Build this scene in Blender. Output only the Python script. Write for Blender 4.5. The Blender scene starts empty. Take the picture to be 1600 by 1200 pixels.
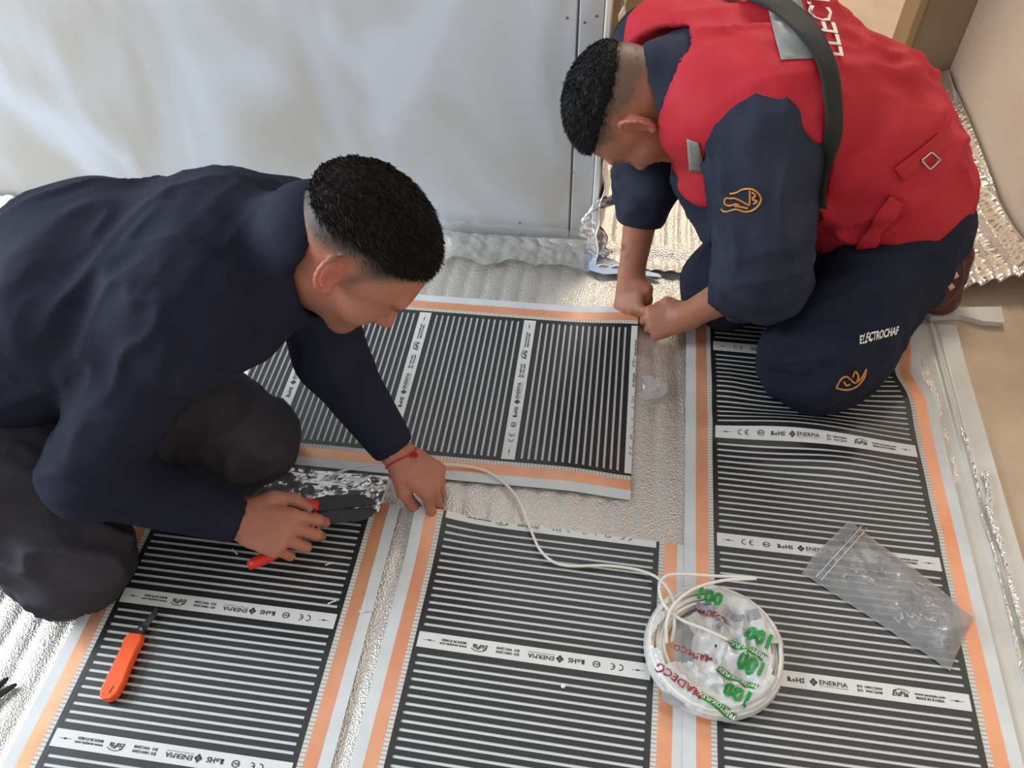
import bpy, bmesh, math, random
import numpy as np
from mathutils import Vector, Matrix
from mathutils.bvhtree import BVHTree

random.seed(7)
rng = np.random.default_rng(11)
scene = bpy.context.scene
COL = scene.collection

# ------------------------------------------------------------------ camera
CR = np.array([0.9897, 0.1418, -0.0211]); CR /= np.linalg.norm(CR)
CF = np.array([-0.1078, 0.6386, -0.7619]); CF -= CR * (CF @ CR); CF /= np.linalg.norm(CF)
CU = np.cross(CR, CF)
CC = np.array([0.0, 0.0, 1.2629])
FPX = 1264.73
cam_data = bpy.data.cameras.new('camera')
cam = bpy.data.objects.new('camera', cam_data)
COL.objects.link(cam)
cam_data.sensor_width = 36.0
cam_data.lens = FPX / 1600.0 * 36.0
cam_data.clip_start = 0.02
cam.matrix_world = Matrix(((CR[0], CU[0], -CF[0], CC[0]), (CR[1], CU[1], -CF[1], CC[1]),
                           (CR[2], CU[2], -CF[2], CC[2]), (0, 0, 0, 1)))
scene.camera = cam

# ------------------------------------------------------------------ world, lights, exposure
world = bpy.data.worlds.new('world')
scene.world = world
world.use_nodes = True
bg = world.node_tree.nodes['Background']
bg.inputs['Color'].default_value = (0.93, 0.965, 1.0, 1)
bg.inputs['Strength'].default_value = 0.54


def area_light(name, loc, target, sx, sy, power, color):
    d = bpy.data.lights.new(name, 'AREA')
    d.shape = 'RECTANGLE'
    d.size, d.size_y = sx, sy
    d.energy = power
    d.color = color
    o = bpy.data.objects.new(name, d)
    COL.objects.link(o)
    o.location = loc
    o.rotation_euler = (Vector(target) - Vector(loc)).to_track_quat('-Z', 'Y').to_euler()
    return o


area_light('window_daylight', (-3.4, 0.70, 1.65), (-0.2, 0.8, 0.2), 2.2, 1.5, 160, (0.84, 0.92, 1.0))
area_light('doorway_daylight', (0.42, 3.1, 2.2), (0.42, 1.9, 0.0), 0.8, 0.8, 34, (1.0, 0.90, 0.76))

scene.view_settings.view_transform = 'Standard'
scene.view_settings.look = 'None'
scene.view_settings.gamma = 1.0
scene.view_settings.use_curve_mapping = False
scene.view_settings.exposure = 0.12


# ------------------------------------------------------------------ pixel helpers (1600 x 1200 frame)
def ray(x, y):
    return CF + CR * (x - 800) / FPX - CU * (y - 600) / FPX


def PZ(x, y, z=0.0):
    d = ray(x, y)
    return CC + d * (z - CC[2]) / d[2]


def V(*a):
    return np.array(a, float)


def nrm(v):
    v = np.asarray(v, float)
    return v / np.linalg.norm(v)


# ------------------------------------------------------------------ materials
def s2l(c):
    return tuple(((v / 255) / 12.92 if v / 255 <= 0.04045 else ((v / 255 + 0.055) / 1.055) ** 2.4) for v in c)


def mat(name, rgb=(128, 128, 128), rough=0.6, metal=0.0, coat=0.0, coat_rough=0.1, spec=0.5, sheen=0.0,
        var=None, bump=None, attr=None, trans=0.0, alpha=1.0, var_scale=6.0, subsurf=0.0, stretch=(1, 1, 1)):
    """rgb in sRGB 0..255. var: second colour mixed in by noise. bump: (scale, strength, distance)."""
    m = bpy.data.materials.new(name)
    m.use_nodes = True
    nt = m.node_tree
    b = nt.nodes['Principled BSDF']
    c = (*s2l(rgb), 1)
    b.inputs['Base Color'].default_value = c
    b.inputs['Roughness'].default_value = rough
    b.inputs['Metallic'].default_value = metal
    b.inputs['Specular IOR Level'].default_value = spec
    b.inputs['Coat Weight'].default_value = coat
    b.inputs['Coat Roughness'].default_value = coat_rough
    b.inputs['Sheen Weight'].default_value = sheen
    b.inputs['Transmission Weight'].default_value = trans
    b.inputs['Alpha'].default_value = alpha
    b.inputs['Subsurface Weight'].default_value = subsurf
    tc = nt.nodes.new('ShaderNodeTexCoord')
    mp = nt.nodes.new('ShaderNodeMapping')
    mp.inputs['Scale'].default_value = stretch
    nt.links.new(tc.outputs['Object'], mp.inputs['Vector'])
    col_out = None
    if attr:
        a = nt.nodes.new('ShaderNodeAttribute')
        a.attribute_name = attr
        col_out = a.outputs['Color']
    if var:
        n = nt.nodes.new('ShaderNodeTexNoise')
        n.inputs['Scale'].default_value = var_scale
        n.inputs['Detail'].default_value = 6
        n.inputs['Roughness'].default_value = 0.6
        nt.links.new(mp.outputs['Vector'], n.inputs['Vector'])
        r = nt.nodes.new('ShaderNodeValToRGB')
        r.color_ramp.elements[0].position = 0.35
        r.color_ramp.elements[1].position = 0.65
        r.color_ramp.elements[0].color = c
        r.color_ramp.elements[1].color = (*s2l(var), 1)
        nt.links.new(n.outputs['Fac'], r.inputs['Fac'])
        if col_out is None:
            col_out = r.outputs['Color']
    if col_out is not None:
        nt.links.new(col_out, b.inputs['Base Color'])
    if bump:
        n2 = nt.nodes.new('ShaderNodeTexNoise')
        n2.inputs['Scale'].default_value = bump[0]
        n2.inputs['Detail'].default_value = 4
        nt.links.new(mp.outputs['Vector'], n2.inputs['Vector'])
        bp = nt.nodes.new('ShaderNodeBump')
        bp.inputs['Strength'].default_value = bump[1]
        bp.inputs['Distance'].default_value = bump[2]
        nt.links.new(n2.outputs['Fac'], bp.inputs['Height'])
        nt.links.new(bp.outputs['Normal'], b.inputs['Normal'])
    return m


M = {}
M['concrete'] = mat('concrete_screed', (186, 163, 140), 0.85, var=(198, 176, 152), var_scale=9, bump=(120, 0.25, 0.002))
M['carbon'] = mat('carbon_ink', (30, 31, 31), 0.42, coat=0.8, coat_rough=0.14, bump=(14, 0.12, 0.004))
M['film'] = mat('milky_film', (206, 210, 210), 0.4, coat=0.7, coat_rough=0.15)
M['margin'] = mat('clear_margin_film', (214, 219, 220), 0.3, coat=0.8, coat_rough=0.12, var=(202, 207, 207), var_scale=14)
M['band'] = mat('label_band_film', (216, 218, 216), 0.4, coat=0.7, coat_rough=0.15)
M['ink'] = mat('black_print', (40, 40, 42), 0.5)
M['copper'] = mat('copper_foil', (246, 182, 142), 0.32, metal=0.45, coat=0.5, coat_rough=0.12, bump=(30, 0.15, 0.003),
                  var=(236, 158, 116), var_scale=7)
M['foil_white'] = mat('white_foam_backing', (214, 213, 206), 0.45, coat=0.3, var=(200, 199, 190), var_scale=8, bump=(40, 0.2, 0.003))
M['skin1'] = mat('skin_first', rough=0.55, attr='Col', subsurf=0.05, bump=(260, 0.10, 0.001))
M['skin2'] = mat('skin_second', rough=0.52, attr='Col', subsurf=0.05, bump=(260, 0.10, 0.001))
M['sweater'] = mat('navy_knit', (24, 26, 43), 0.85, spec=0.25, var=(29, 32, 50), var_scale=12, bump=(420, 0.25, 0.001))
M['trousers1'] = mat('charcoal_twill', (56, 55, 62), 0.85, spec=0.25, var=(64, 63, 70), var_scale=14, bump=(500, 0.25, 0.001))
M['jacket'] = mat('navy_twill', (29, 33, 50), 0.85, spec=0.25, var=(48, 53, 68), var_scale=6, bump=(420, 0.25, 0.001))
M['trousers2'] = mat('dark_navy_twill', (23, 27, 42), 0.85, spec=0.25, var=(28, 33, 48), var_scale=12, bump=(500, 0.25, 0.001))
M['vest'] = mat('red_vest_cloth', (166, 28, 40), 0.72, spec=0.3, var=(178, 36, 50), var_scale=7, bump=(380, 0.2, 0.001))
M['reflect'] = mat('grey_reflective_tape', (132, 134, 130), 0.5, var=(122, 125, 122), var_scale=30)
M['strap'] = mat('black_webbing', (20, 21, 20), 0.75, bump=(300, 0.3, 0.001))
M['white_print'] = mat('white_print', (228, 222, 214), 0.6)
M['orange_thread'] = mat('orange_thread', (216, 150, 70), 0.7, var=(190, 120, 50), var_scale=60)
M['steel'] = mat('bright_steel', (200, 198, 190), 0.28, metal=1.0)
M['hair1'] = mat('dark_brown_hair', (24, 19, 17), 0.7, spec=0.2, var=(34, 26, 22), var_scale=40)
M['hair2'] = mat('black_hair', (18, 18, 19), 0.65, spec=0.25, var=(28, 28, 29), var_scale=40)
M['shoe'] = mat('maroon_leather', (86, 34, 28), 0.4, var=(70, 26, 22), var_scale=15)
M['sole'] = mat('brown_sole', (92, 70, 52), 0.7)
M['patch'] = mat('cream_leather', (205, 185, 160), 0.6)
M['orange'] = mat('orange_plastic', (252, 92, 20), 0.4, bump=(90, 0.05, 0.001))
M['red_plastic'] = mat('red_plastic', (222, 44, 30), 0.4)
M['dark_steel'] = mat('dark_steel', (62, 62, 64), 0.42, metal=0.7)
M['blade'] = mat('knife_blade', (120, 116, 108), 0.3, metal=0.9)
M['cable'] = mat('white_pvc', (232, 228, 220), 0.4, coat=0.2)
M['green'] = mat('green_print', (30, 140, 58), 0.5)
M['redprint'] = mat('red_print', (150, 44, 52), 0.5)
M['greyprint'] = mat('grey_print', (150, 150, 158), 0.5)
M['red_string'] = mat('red_string', (190, 24, 28), 0.8)
M['blueplastic'] = mat('pale_blue_plastic', (176, 192, 214), 0.35, coat=0.5, bump=(40, 0.3, 0.004))
M['wood'] = mat('brown_timber', (168, 140, 108), 0.7, var=(150, 124, 94), var_scale=10, stretch=(4, 4, 0.6))
M['bead'] = mat('white_corner_bead', (222, 220, 212), 0.5)
M['screw'] = mat('screw_head', (120, 120, 122), 0.4, metal=0.6)


def foil_material(name, tint, rough, scale, strength):
    m = mat(name, tint, rough, metal=0.86)
    nt = m.node_tree
    b = nt.nodes['Principled BSDF']
    tc = nt.nodes.new('ShaderNodeTexCoord')
    v = nt.nodes.new('ShaderNodeTexVoronoi')
    v.inputs['Scale'].default_value = scale
    n = nt.nodes.new('ShaderNodeTexNoise')
    n.inputs['Scale'].default_value = scale * 0.35
    n.inputs['Detail'].default_value = 5
    mx = nt.nodes.new('ShaderNodeMath')
    mx.operation = 'ADD'
    bp = nt.nodes.new('ShaderNodeBump')
    bp.inputs['Strength'].default_value = strength
    bp.inputs['Distance'].default_value = 0.004
    for q in (v, n):
        nt.links.new(tc.outputs['Object'], q.inputs['Vector'])
    nt.links.new(v.outputs['Distance'], mx.inputs[0])
    nt.links.new(n.outputs['Fac'], mx.inputs[1])
    nt.links.new(mx.outputs[0], bp.inputs['Height'])
    nt.links.new(bp.outputs['Normal'], b.inputs['Normal'])
    return m


M['foil'] = foil_material('bubble_foil', (224, 219, 211), 0.40, 330, 0.34)
M['foil_crisp'] = foil_material('crumpled_foil', (235, 233, 230), 0.2, 70, 0.6)


def dotted_material(name, axis):
    m = mat(name, (205, 203, 196), 0.4, coat=0.6, coat_rough=0.15)
    nt = m.node_tree
    b = nt.nodes['Principled BSDF']
    tc = nt.nodes.new('ShaderNodeTexCoord')
    sx = nt.nodes.new('ShaderNodeSeparateXYZ')
    nt.links.new(tc.outputs['Object'], sx.inputs[0])
    mu = nt.nodes.new('ShaderNodeMath'); mu.operation = 'MULTIPLY'; mu.inputs[1].default_value = 1 / 0.0064
    fr = nt.nodes.new('ShaderNodeMath'); fr.operation = 'FRACT'
    lt = nt.nodes.new('ShaderNodeMath'); lt.operation = 'LESS_THAN'; lt.inputs[1].default_value = 0.30
    mix = nt.nodes.new('ShaderNodeMix'); mix.data_type = 'RGBA'
    mix.inputs[6].default_value = (*s2l((208, 206, 198)), 1)
    mix.inputs[7].default_value = (*s2l((158, 155, 148)), 1)
    nt.links.new(sx.outputs[axis], mu.inputs[0])
    nt.links.new(mu.outputs[0], fr.inputs[0])
    nt.links.new(fr.outputs[0], lt.inputs[0])
    nt.links.new(lt.outputs[0], mix.inputs[0])
    nt.links.new(mix.outputs[2], b.inputs['Base Color'])
    return m


M['dots_y'] = dotted_material('perforated_band_long', 1)
M['dots_x'] = dotted_material('perforated_band_cross', 0)


def clear_plastic(name, haze, tint=(0.9, 0.92, 0.95), rough=0.08, bump=None):
    m = bpy.data.materials.new(name)
    m.use_nodes = True
    nt = m.node_tree
    nt.nodes.clear()
    out = nt.nodes.new('ShaderNodeOutputMaterial')
    tr = nt.nodes.new('ShaderNodeBsdfTransparent')
    df = nt.nodes.new('ShaderNodeBsdfDiffuse')
    df.inputs['Color'].default_value = (*tint, 1)
    gl = nt.nodes.new('ShaderNodeBsdfGlossy')
    gl.inputs['Roughness'].default_value = rough
    fr = nt.nodes.new('ShaderNodeFresnel')
    fr.inputs['IOR'].default_value = 1.5
    a = nt.nodes.new('ShaderNodeMixShader')
    a.inputs[0].default_value = haze
    c = nt.nodes.new('ShaderNodeMixShader')
    nt.links.new(tr.outputs[0], a.inputs[1])
    nt.links.new(df.outputs[0], a.inputs[2])
    nt.links.new(fr.outputs[0], c.inputs[0])
    nt.links.new(a.outputs[0], c.inputs[1])
    nt.links.new(gl.outputs[0], c.inputs[2])
    nt.links.new(c.outputs[0], out.inputs['Surface'])
    if bump:
        tc = nt.nodes.new('ShaderNodeTexCoord')
        n = nt.nodes.new('ShaderNodeTexNoise')
        n.inputs['Scale'].default_value = bump[0]
        bp = nt.nodes.new('ShaderNodeBump')
        bp.inputs['Strength'].default_value = bump[1]
        bp.inputs['Distance'].default_value = 0.004
        nt.links.new(tc.outputs['Object'], n.inputs['Vector'])
        nt.links.new(n.outputs['Fac'], bp.inputs['Height'])
        for q in (gl, df):
            nt.links.new(bp.outputs['Normal'], q.inputs['Normal'])
    return m


M['bag'] = clear_plastic('clear_bag_film', 0.19, (0.95, 0.96, 0.97), bump=(70, 0.9))
M['clip'] = clear_plastic('clear_hard_plastic', 0.35, rough=0.05)
M['sheet'] = clear_plastic('clear_sheet', 0.22, (0.90, 0.92, 0.93), rough=0.2, bump=(45, 0.9))
M['wrap'] = clear_plastic('printed_wrapper', 0.80, (0.74, 0.75, 0.74), rough=0.22, bump=(60, 0.8))


# ------------------------------------------------------------------ object helpers
def link(name, me, m=None, parent=None, smooth=True):
    o = bpy.data.objects.new(name, me)
    COL.objects.link(o)
    if m is not None and not me.materials:
        me.materials.append(m)
    if smooth and len(me.polygons):
        me.polygons.foreach_set('use_smooth', np.ones(len(me.polygons), bool))
    if parent is not None:
        o.parent = parent
    return o


def mesh(name, verts, faces, m=None, parent=None, smooth=False):
    me = bpy.data.meshes.new(name)
    me.from_pydata([tuple(map(float, v)) for v in verts], [], [tuple(map(int, f)) for f in faces])
    me.update()
    return link(name, me, m, parent, smooth)


def tag(o, label=None, cat=None, group=None, kind=None):
    if label: o['label'] = label
    if cat: o['category'] = cat
    if group: o['group'] = group
    if kind: o['kind'] = kind
    return o


def empty(name, loc=(0, 0, 0)):
    o = bpy.data.objects.new(name, None)
    o.empty_display_size = 0.05
    COL.objects.link(o)
    return o


def box_geo(lo, hi):
    x0, y0, z0 = lo; x1, y1, z1 = hi
    v = [(x0, y0, z0), (x1, y0, z0), (x1, y1, z0), (x0, y1, z0), (x0, y0, z1), (x1, y0, z1), (x1, y1, z1), (x0, y1, z1)]
    f = [(0, 3, 2, 1), (4, 5, 6, 7), (0, 1, 5, 4), (1, 2, 6, 5), (2, 3, 7, 6), (3, 0, 4, 7)]
    return v, f


def box(name, lo, hi, m, parent=None, bevel=0.0):
    v, f = box_geo(lo, hi)
    o = mesh(name, v, f, m, parent)
    if bevel:
        md = o.modifiers.new('bevel', 'BEVEL')
        md.width = bevel; md.segments = 2
    return o


def spline(pts, n):
    """Catmull-Rom through pts -> n samples."""
    P = np.asarray(pts, float)
    P = np.vstack([2 * P[0] - P[1], P, 2 * P[-1] - P[-2]])
    seg = len(P) - 3
    out = []
    for i in range(n):
        t = i / (n - 1) * seg
        k = min(int(t), seg - 1); t -= k
        a, b, c, d = P[k:k + 4]
        out.append(0.5 * ((2 * b) + (-a + c) * t + (2 * a - 5 * b + 4 * c - d) * t * t + (-a + 3 * b - 3 * c + d) * t ** 3))
    return np.array(out)


def tube_geo(path, r, sides=8, up=(0, 0, 1), flat=1.0, closed=False):
    P = np.asarray(path, float)
    n = len(P)
    rr = np.full(n, r, float) if np.isscalar(r) else np.asarray(r, float)
    v, f = [], []
    for i in range(n):
        if closed:
            t = nrm(P[(i + 1) % n] - P[i - 1])
        else:
            t = nrm(P[min(i + 1, n - 1)] - P[max(i - 1, 0)])
        s = np.cross(t, up)
        s = nrm(s) if np.linalg.norm(s) > 1e-6 else nrm(np.cross(t, (1, 0, 0)))
        w = np.cross(s, t)
        for k in range(sides):
            a = 2 * math.pi * k / sides
            v.append(P[i] + rr[i] * (math.cos(a) * s + flat * math.sin(a) * w))
    m_ = n if closed else n - 1
    for i in range(m_):
        j = (i + 1) % n
        for k in range(sides):
            l = (k + 1) % sides
            f.append((i * sides + k, i * sides + l, j * sides + l, j * sides + k))
    if not closed:
        f.append(tuple(range(sides - 1, -1, -1)))
        f.append(tuple((n - 1) * sides + k for k in range(sides)))
    return v, f


def tube(name, path, r, m, parent=None, sides=8, **kw):
    v, f = tube_geo(path, r, sides, **kw)
    return mesh(name, v, f, m, parent, True)


def grid_sheet(name, nx, ny, fn, m, parent=None, thick=0.0, smooth=True):
    """fn(u, v) arrays in 0..1 -> x, y, z arrays"""
    u, v = np.meshgrid(np.linspace(0, 1, nx), np.linspace(0, 1, ny), indexing='ij')
    x, y, z = fn(u, v)
    P = np.stack([x + 0 * u, y + 0 * u, z + 0 * u], -1).reshape(-1, 3)
    i = np.arange(nx * ny).reshape(nx, ny)
    q = np.stack([i[:-1, :-1], i[1:, :-1], i[1:, 1:], i[:-1, 1:]], -1).reshape(-1, 4)
    a, b, c = P[q[0, 0]], P[q[0, 1]], P[q[0, 3]]
    o = mesh(name, P, q, m, parent, smooth)
    if thick:
        md = o.modifiers.new('thickness', 'SOLIDIFY')
        md.thickness = thick
        md.offset = -1
    return o


# ------------------------------------------------------------------ noise
def _hash(i, j, k, s):
    h = (i.astype(np.int64) * 374761393 + j.astype(np.int64) * 668265263 + k.astype(np.int64) * 2147483647 + s * 1274126177) & 0xFFFFFFFF
    h = ((h ^ (h >> 13)) * 1274126177) & 0xFFFFFFFF
    h = h ^ (h >> 16)
    return (h & 0xFFFF) / 65535.0


def vnoise(P, seed=0):
    P = np.asarray(P, float)
    i = np.floor(P).astype(np.int64)
    f = P - i
    f = f * f * (3 - 2 * f)
    r = 0
    for a in (0, 1):
        for b in (0, 1):
            for c in (0, 1):
                w = (f[..., 0] if a else 1 - f[..., 0]) * (f[..., 1] if b else 1 - f[..., 1]) * (f[..., 2] if c else 1 - f[..., 2])
                r = r + w * _hash(i[..., 0] + a, i[..., 1] + b, i[..., 2] + c, seed)
    return r


def sstep(a, b, x):
    t = np.clip((x - a) / (b - a), 0, 1)
    return t * t * (3 - 2 * t)


# ------------------------------------------------------------------ signed-distance modelling
def cone(a, ra, b, rb, k=0.02):
    return ('cone', V(*a), float(ra), V(*b), float(rb), k)


def fcap(a, wa, b, wb, side, k=0.03):
    return ('fcap', V(*a), wa, V(*b), wb, nrm(side), k)


def ell(c, axes, radii, k=0.02):
    return ('ell', V(*c), np.array([nrm(q) for q in axes]), V(*radii), k)


def chain(pts, radii, k=0.02):
    return [cone(pts[i], radii[i], pts[i + 1], radii[i + 1], k) for i in range(len(pts) - 1)]


def prim_bbox(p):
    if p[0] == 'cone':
        r = np.array([p[2]] * 3); s = np.array([p[4]] * 3)
        return np.minimum(p[1] - r, p[3] - s), np.maximum(p[1] + r, p[3] + s)
    if p[0] == 'fcap':
        r = max(p[2]); s = max(p[4])
        return np.minimum(p[1] - r, p[3] - s), np.maximum(p[1] + r, p[3] + s)
    r = max(p[3])
    return p[1] - r, p[1] + r


def prim_eval(p, X, Y, Z):
    if p[0] in ('cone', 'fcap'):
        a, b = p[1], p[3]
        d = b - a
        L2 = d @ d + 1e-12
        x, y, z = X - a[0], Y - a[1], Z - a[2]
        t = np.clip((x * d[0] + y * d[1] + z * d[2]) / L2, 0, 1)
        x = x - d[0] * t; y = y - d[1] * t; z = z - d[2] * t
        if p[0] == 'cone':
            return np.sqrt(x * x + y * y + z * z) - (p[2] + (p[4] - p[2]) * t)
        n = d / math.sqrt(L2)
        s = p[5] - n * (p[5] @ n); s /= np.linalg.norm(s)
        u = np.cross(n, s)
        A = p[2][0] + (p[4][0] - p[2][0]) * t
        B = p[2][1] + (p[4][1] - p[2][1]) * t
        Cc = np.minimum(A, B)
        qs = x * s[0] + y * s[1] + z * s[2]
        qu = x * u[0] + y * u[1] + z * u[2]
        qn = x * n[0] + y * n[1] + z * n[2]
        g = np.sqrt((qs / A) ** 2 + (qu / B) ** 2 + (qn / Cc) ** 2) + 1e-6
        k1 = np.sqrt((qs / A ** 2) ** 2 + (qu / B ** 2) ** 2 + (qn / Cc ** 2) ** 2) + 1e-6
        return g * (g - 1) / k1
    x, y, z = X - p[1][0], Y - p[1][1], Z - p[1][2]
    q = [x * ax[0] + y * ax[1] + z * ax[2] for ax in p[2]]
    g = np.sqrt(sum((q[i] / p[3][i]) ** 2 for i in range(3))) + 1e-6
    k1 = np.sqrt(sum((q[i] / p[3][i] ** 2) ** 2 for i in range(3))) + 1e-6
    return g * (g - 1) / k1


class Field:
    def __init__(self, lo, hi, h):
        self.lo = np.asarray(lo, float); self.h = h
        n = np.ceil((np.asarray(hi) - self.lo) / h).astype(int) + 1
        self.n = n
        self.F = np.full(n, 0.5, np.float32)
        self.ax = [(self.lo[i] + h * np.arange(n[i])).astype(np.float32) for i in range(3)]

    def block(self, lo, hi):
        i0 = np.maximum(np.floor((lo - self.lo) / self.h).astype(int), 0)
        i1 = np.minimum(np.ceil((hi - self.lo) / self.h).astype(int) + 1, self.n)
        if np.any(i1 <= i0):
            return None
        sl = tuple(slice(a, b) for a, b in zip(i0, i1))
        X = self.ax[0][sl[0]][:, None, None]; Y = self.ax[1][sl[1]][None, :, None]; Z = self.ax[2][sl[2]][None, None, :]
        return sl, X, Y, Z

    def add(self, prims, grow=0.0):
        for p in prims:
            k = p[-1]
            lo, hi = prim_bbox(p)
            m = k + grow + 4 * self.h
            b = self.block(lo - m, hi + m)
            if b is None: continue
            sl, X, Y, Z = b
            d = prim_eval(p, X, Y, Z) - grow
            f = self.F[sl]
            hh = np.maximum(k - np.abs(f - d), 0) / k
            self.F[sl] = np.minimum(f, d) - hh * hh * k * 0.25
        return self

    def sub(self, prims, grow=0.0, k=0.008):
        for p in prims:
            lo, hi = prim_bbox(p)
            m = k + grow + 4 * self.h
            b = self.block(lo - m, hi + m)
            if b is None: continue
            sl, X, Y, Z = b
            d = -(prim_eval(p, X, Y, Z) - grow)
            f = self.F[sl]
            hh = np.maximum(k - np.abs(f - d), 0) / k
            self.F[sl] = np.maximum(f, d) + hh * hh * k * 0.25
        return self

    def cut(self, point, normal):
        """remove the side the normal points to"""
        n = nrm(normal); c = float(np.dot(point, n))
        d = (self.ax[0][:, None, None] * n[0] + self.ax[1][None, :, None] * n[1] + self.ax[2][None, None, :] * n[2]) - c
        self.F = np.maximum(self.F, d.astype(np.float32))
        return self

    def mesh(self):
        F = self.F
        # close at the border
        for ax in range(3):
            for e in (0, -1):
                sl = [slice(None)] * 3; sl[ax] = e
                F[tuple(sl)] = np.maximum(F[tuple(sl)], 0.01)
        S = F < 0
        c = np.zeros(np.array(F.shape) - 1, np.int8)
        offs = [(a, b, d) for a in (0, 1) for b in (0, 1) for d in (0, 1)]
        def corner(A, o):
            return A[o[0]:A.shape[0] - 1 + o[0], o[1]:A.shape[1] - 1 + o[1], o[2]:A.shape[2] - 1 + o[2]]
        for o in offs:
            c += corner(S, o)
        act = (c > 0) & (c < 8)
        idx = np.argwhere(act)
        ids = np.full(c.shape, -1, np.int32)
        ids[act] = np.arange(len(idx))
        vals = [F[idx[:, 0] + o[0], idx[:, 1] + o[1], idx[:, 2] + o[2]] for o in offs]
        acc = np.zeros((len(idx), 3)); cnt = np.zeros(len(idx))
        for i in range(8):
            for j in range(i + 1, 8):
                if sum(abs(offs[i][q] - offs[j][q]) for q in range(3)) != 1: continue
                va, vb = vals[i], vals[j]
                m = (va < 0) != (vb < 0)
                t = np.where(m, va / np.where(m, va - vb, 1), 0)
                p = np.array(offs[i])[None] + (np.array(offs[j]) - np.array(offs[i]))[None] * t[:, None]
                acc += p * m[:, None]; cnt += m
        verts = (idx + acc / cnt[:, None]) * self.h + self.lo
        faces = []
        for ax in range(3):
            o1, o2 = [(1, 2), (2, 0), (0, 1)][ax]
            n = F.shape
            sl0 = [slice(1, n[q] - 1) for q in range(3)]; sl0[ax] = slice(0, n[ax] - 1)
            sl1 = [slice(1, n[q] - 1) for q in range(3)]; sl1[ax] = slice(1, n[ax])
            a = S[tuple(sl0)]; b = S[tuple(sl1)]
            for flip, mk in ((False, a & ~b), (True, ~a & b)):
                e = np.argwhere(mk)
                if not len(e): continue
                base = e.copy()
                for q in range(3):
                    if q != ax: base[:, q] += 1
                def cell(d1, d2):
                    g = base.copy(); g[:, o1] -= d1; g[:, o2] -= d2
                    return ids[g[:, 0], g[:, 1], g[:, 2]]
                q = np.stack([cell(1, 1), cell(0, 1), cell(0, 0), cell(1, 0)], 1)
                if flip: q = q[:, ::-1]
                faces.append(q)
        faces = np.concatenate(faces)
        faces = faces[(faces >= 0).all(1)]
        return verts, faces


def vnormals(Vt, Fc):
    n = np.cross(Vt[Fc[:, 2]] - Vt[Fc[:, 0]], Vt[Fc[:, 3]] - Vt[Fc[:, 1]])
    out = np.zeros_like(Vt)
    for k in range(4):
        np.add.at(out, Fc[:, k], n)
    l = np.linalg.norm(out, axis=1, keepdims=True)
    return out / np.maximum(l, 1e-12)


def relax(Vt, Fc, it=2, lam=0.5):
    n = len(Vt)
    for _ in range(it):
        acc = np.zeros_like(Vt); cnt = np.zeros(n)
        for k in range(4):
            a, b = Fc[:, k], Fc[:, (k + 1) % 4]
            np.add.at(acc, a, Vt[b]); np.add.at(cnt, a, 1)
        Vt = Vt * (1 - lam) + lam * acc / np.maximum(cnt, 1)[:, None]
    return Vt


def fast_mesh(name, Vt, Fc):
    me = bpy.data.meshes.new(name)
    me.vertices.add(len(Vt)); me.vertices.foreach_set('co', Vt.astype(np.float32).ravel())
    me.loops.add(Fc.size); me.loops.foreach_set('vertex_index', Fc.astype(np.int32).ravel())
    me.polygons.add(len(Fc))
    me.polygons.foreach_set('loop_start', np.arange(0, Fc.size, Fc.shape[1], dtype=np.int32))
    me.update(calc_edges=True)
    return me


def folds(Vt, specs):
    """specs: (centre, radius, long axis, freq across, freq along, amplitude, seed)"""
    d = np.zeros(len(Vt))
    for c, r, ax, fa, fl, amp, sd in specs:
        w = np.exp(-((np.linalg.norm(Vt - V(*c), axis=1) / r) ** 2))
        ax = nrm(ax)
        al = (Vt @ ax)[:, None] * ax[None]
        Q = (Vt - al) * fa + al * fl
        Q = Q + 0.8 * (vnoise(Q * 0.35, sd + 50)[:, None] - 0.5)
        n = vnoise(Q, sd)
        rd = 1 - np.abs(2 * n - 1)
        d += w * amp * (rd ** 2 - 0.35)
    return d


def sdf_object(name, fld, m, parent, fold=None, smooth_it=2, extra=None):
    Vt, Fc = fld.mesh()
    Vt = relax(Vt, Fc, smooth_it)
    if fold:
        Vt = Vt + vnormals(Vt, Fc) * folds(Vt, fold)[:, None]
    if extra is not None:
        Vt = extra(Vt)
    me = fast_mesh(name, Vt, Fc)
    o = link(name, me, m, parent)
    return o, Vt, Fc


def set_color(me, rgb):
    a = me.color_attributes.new('Col', 'FLOAT_COLOR', 'POINT')
    c = np.ones((len(rgb), 4), np.float32); c[:, :3] = rgb
    a.data.foreach_set('color', c.ravel())


# ------------------------------------------------------------------ decals laid on a cloth surface
class Surface:
    def __init__(self, Vt, Fc):
        self.t = BVHTree.FromPolygons([tuple(v) for v in Vt], [tuple(int(i) for i in f) for f in Fc])

    def hit(self, x, y, off):
        d = nrm(ray(x, y))
        p, n, i, dist = self.t.ray_cast(Vector(CC), Vector(d))
        if p is None: return None
        if n.dot(Vector(d)) > 0: n = -n
        return np.array(p + n * off)


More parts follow.
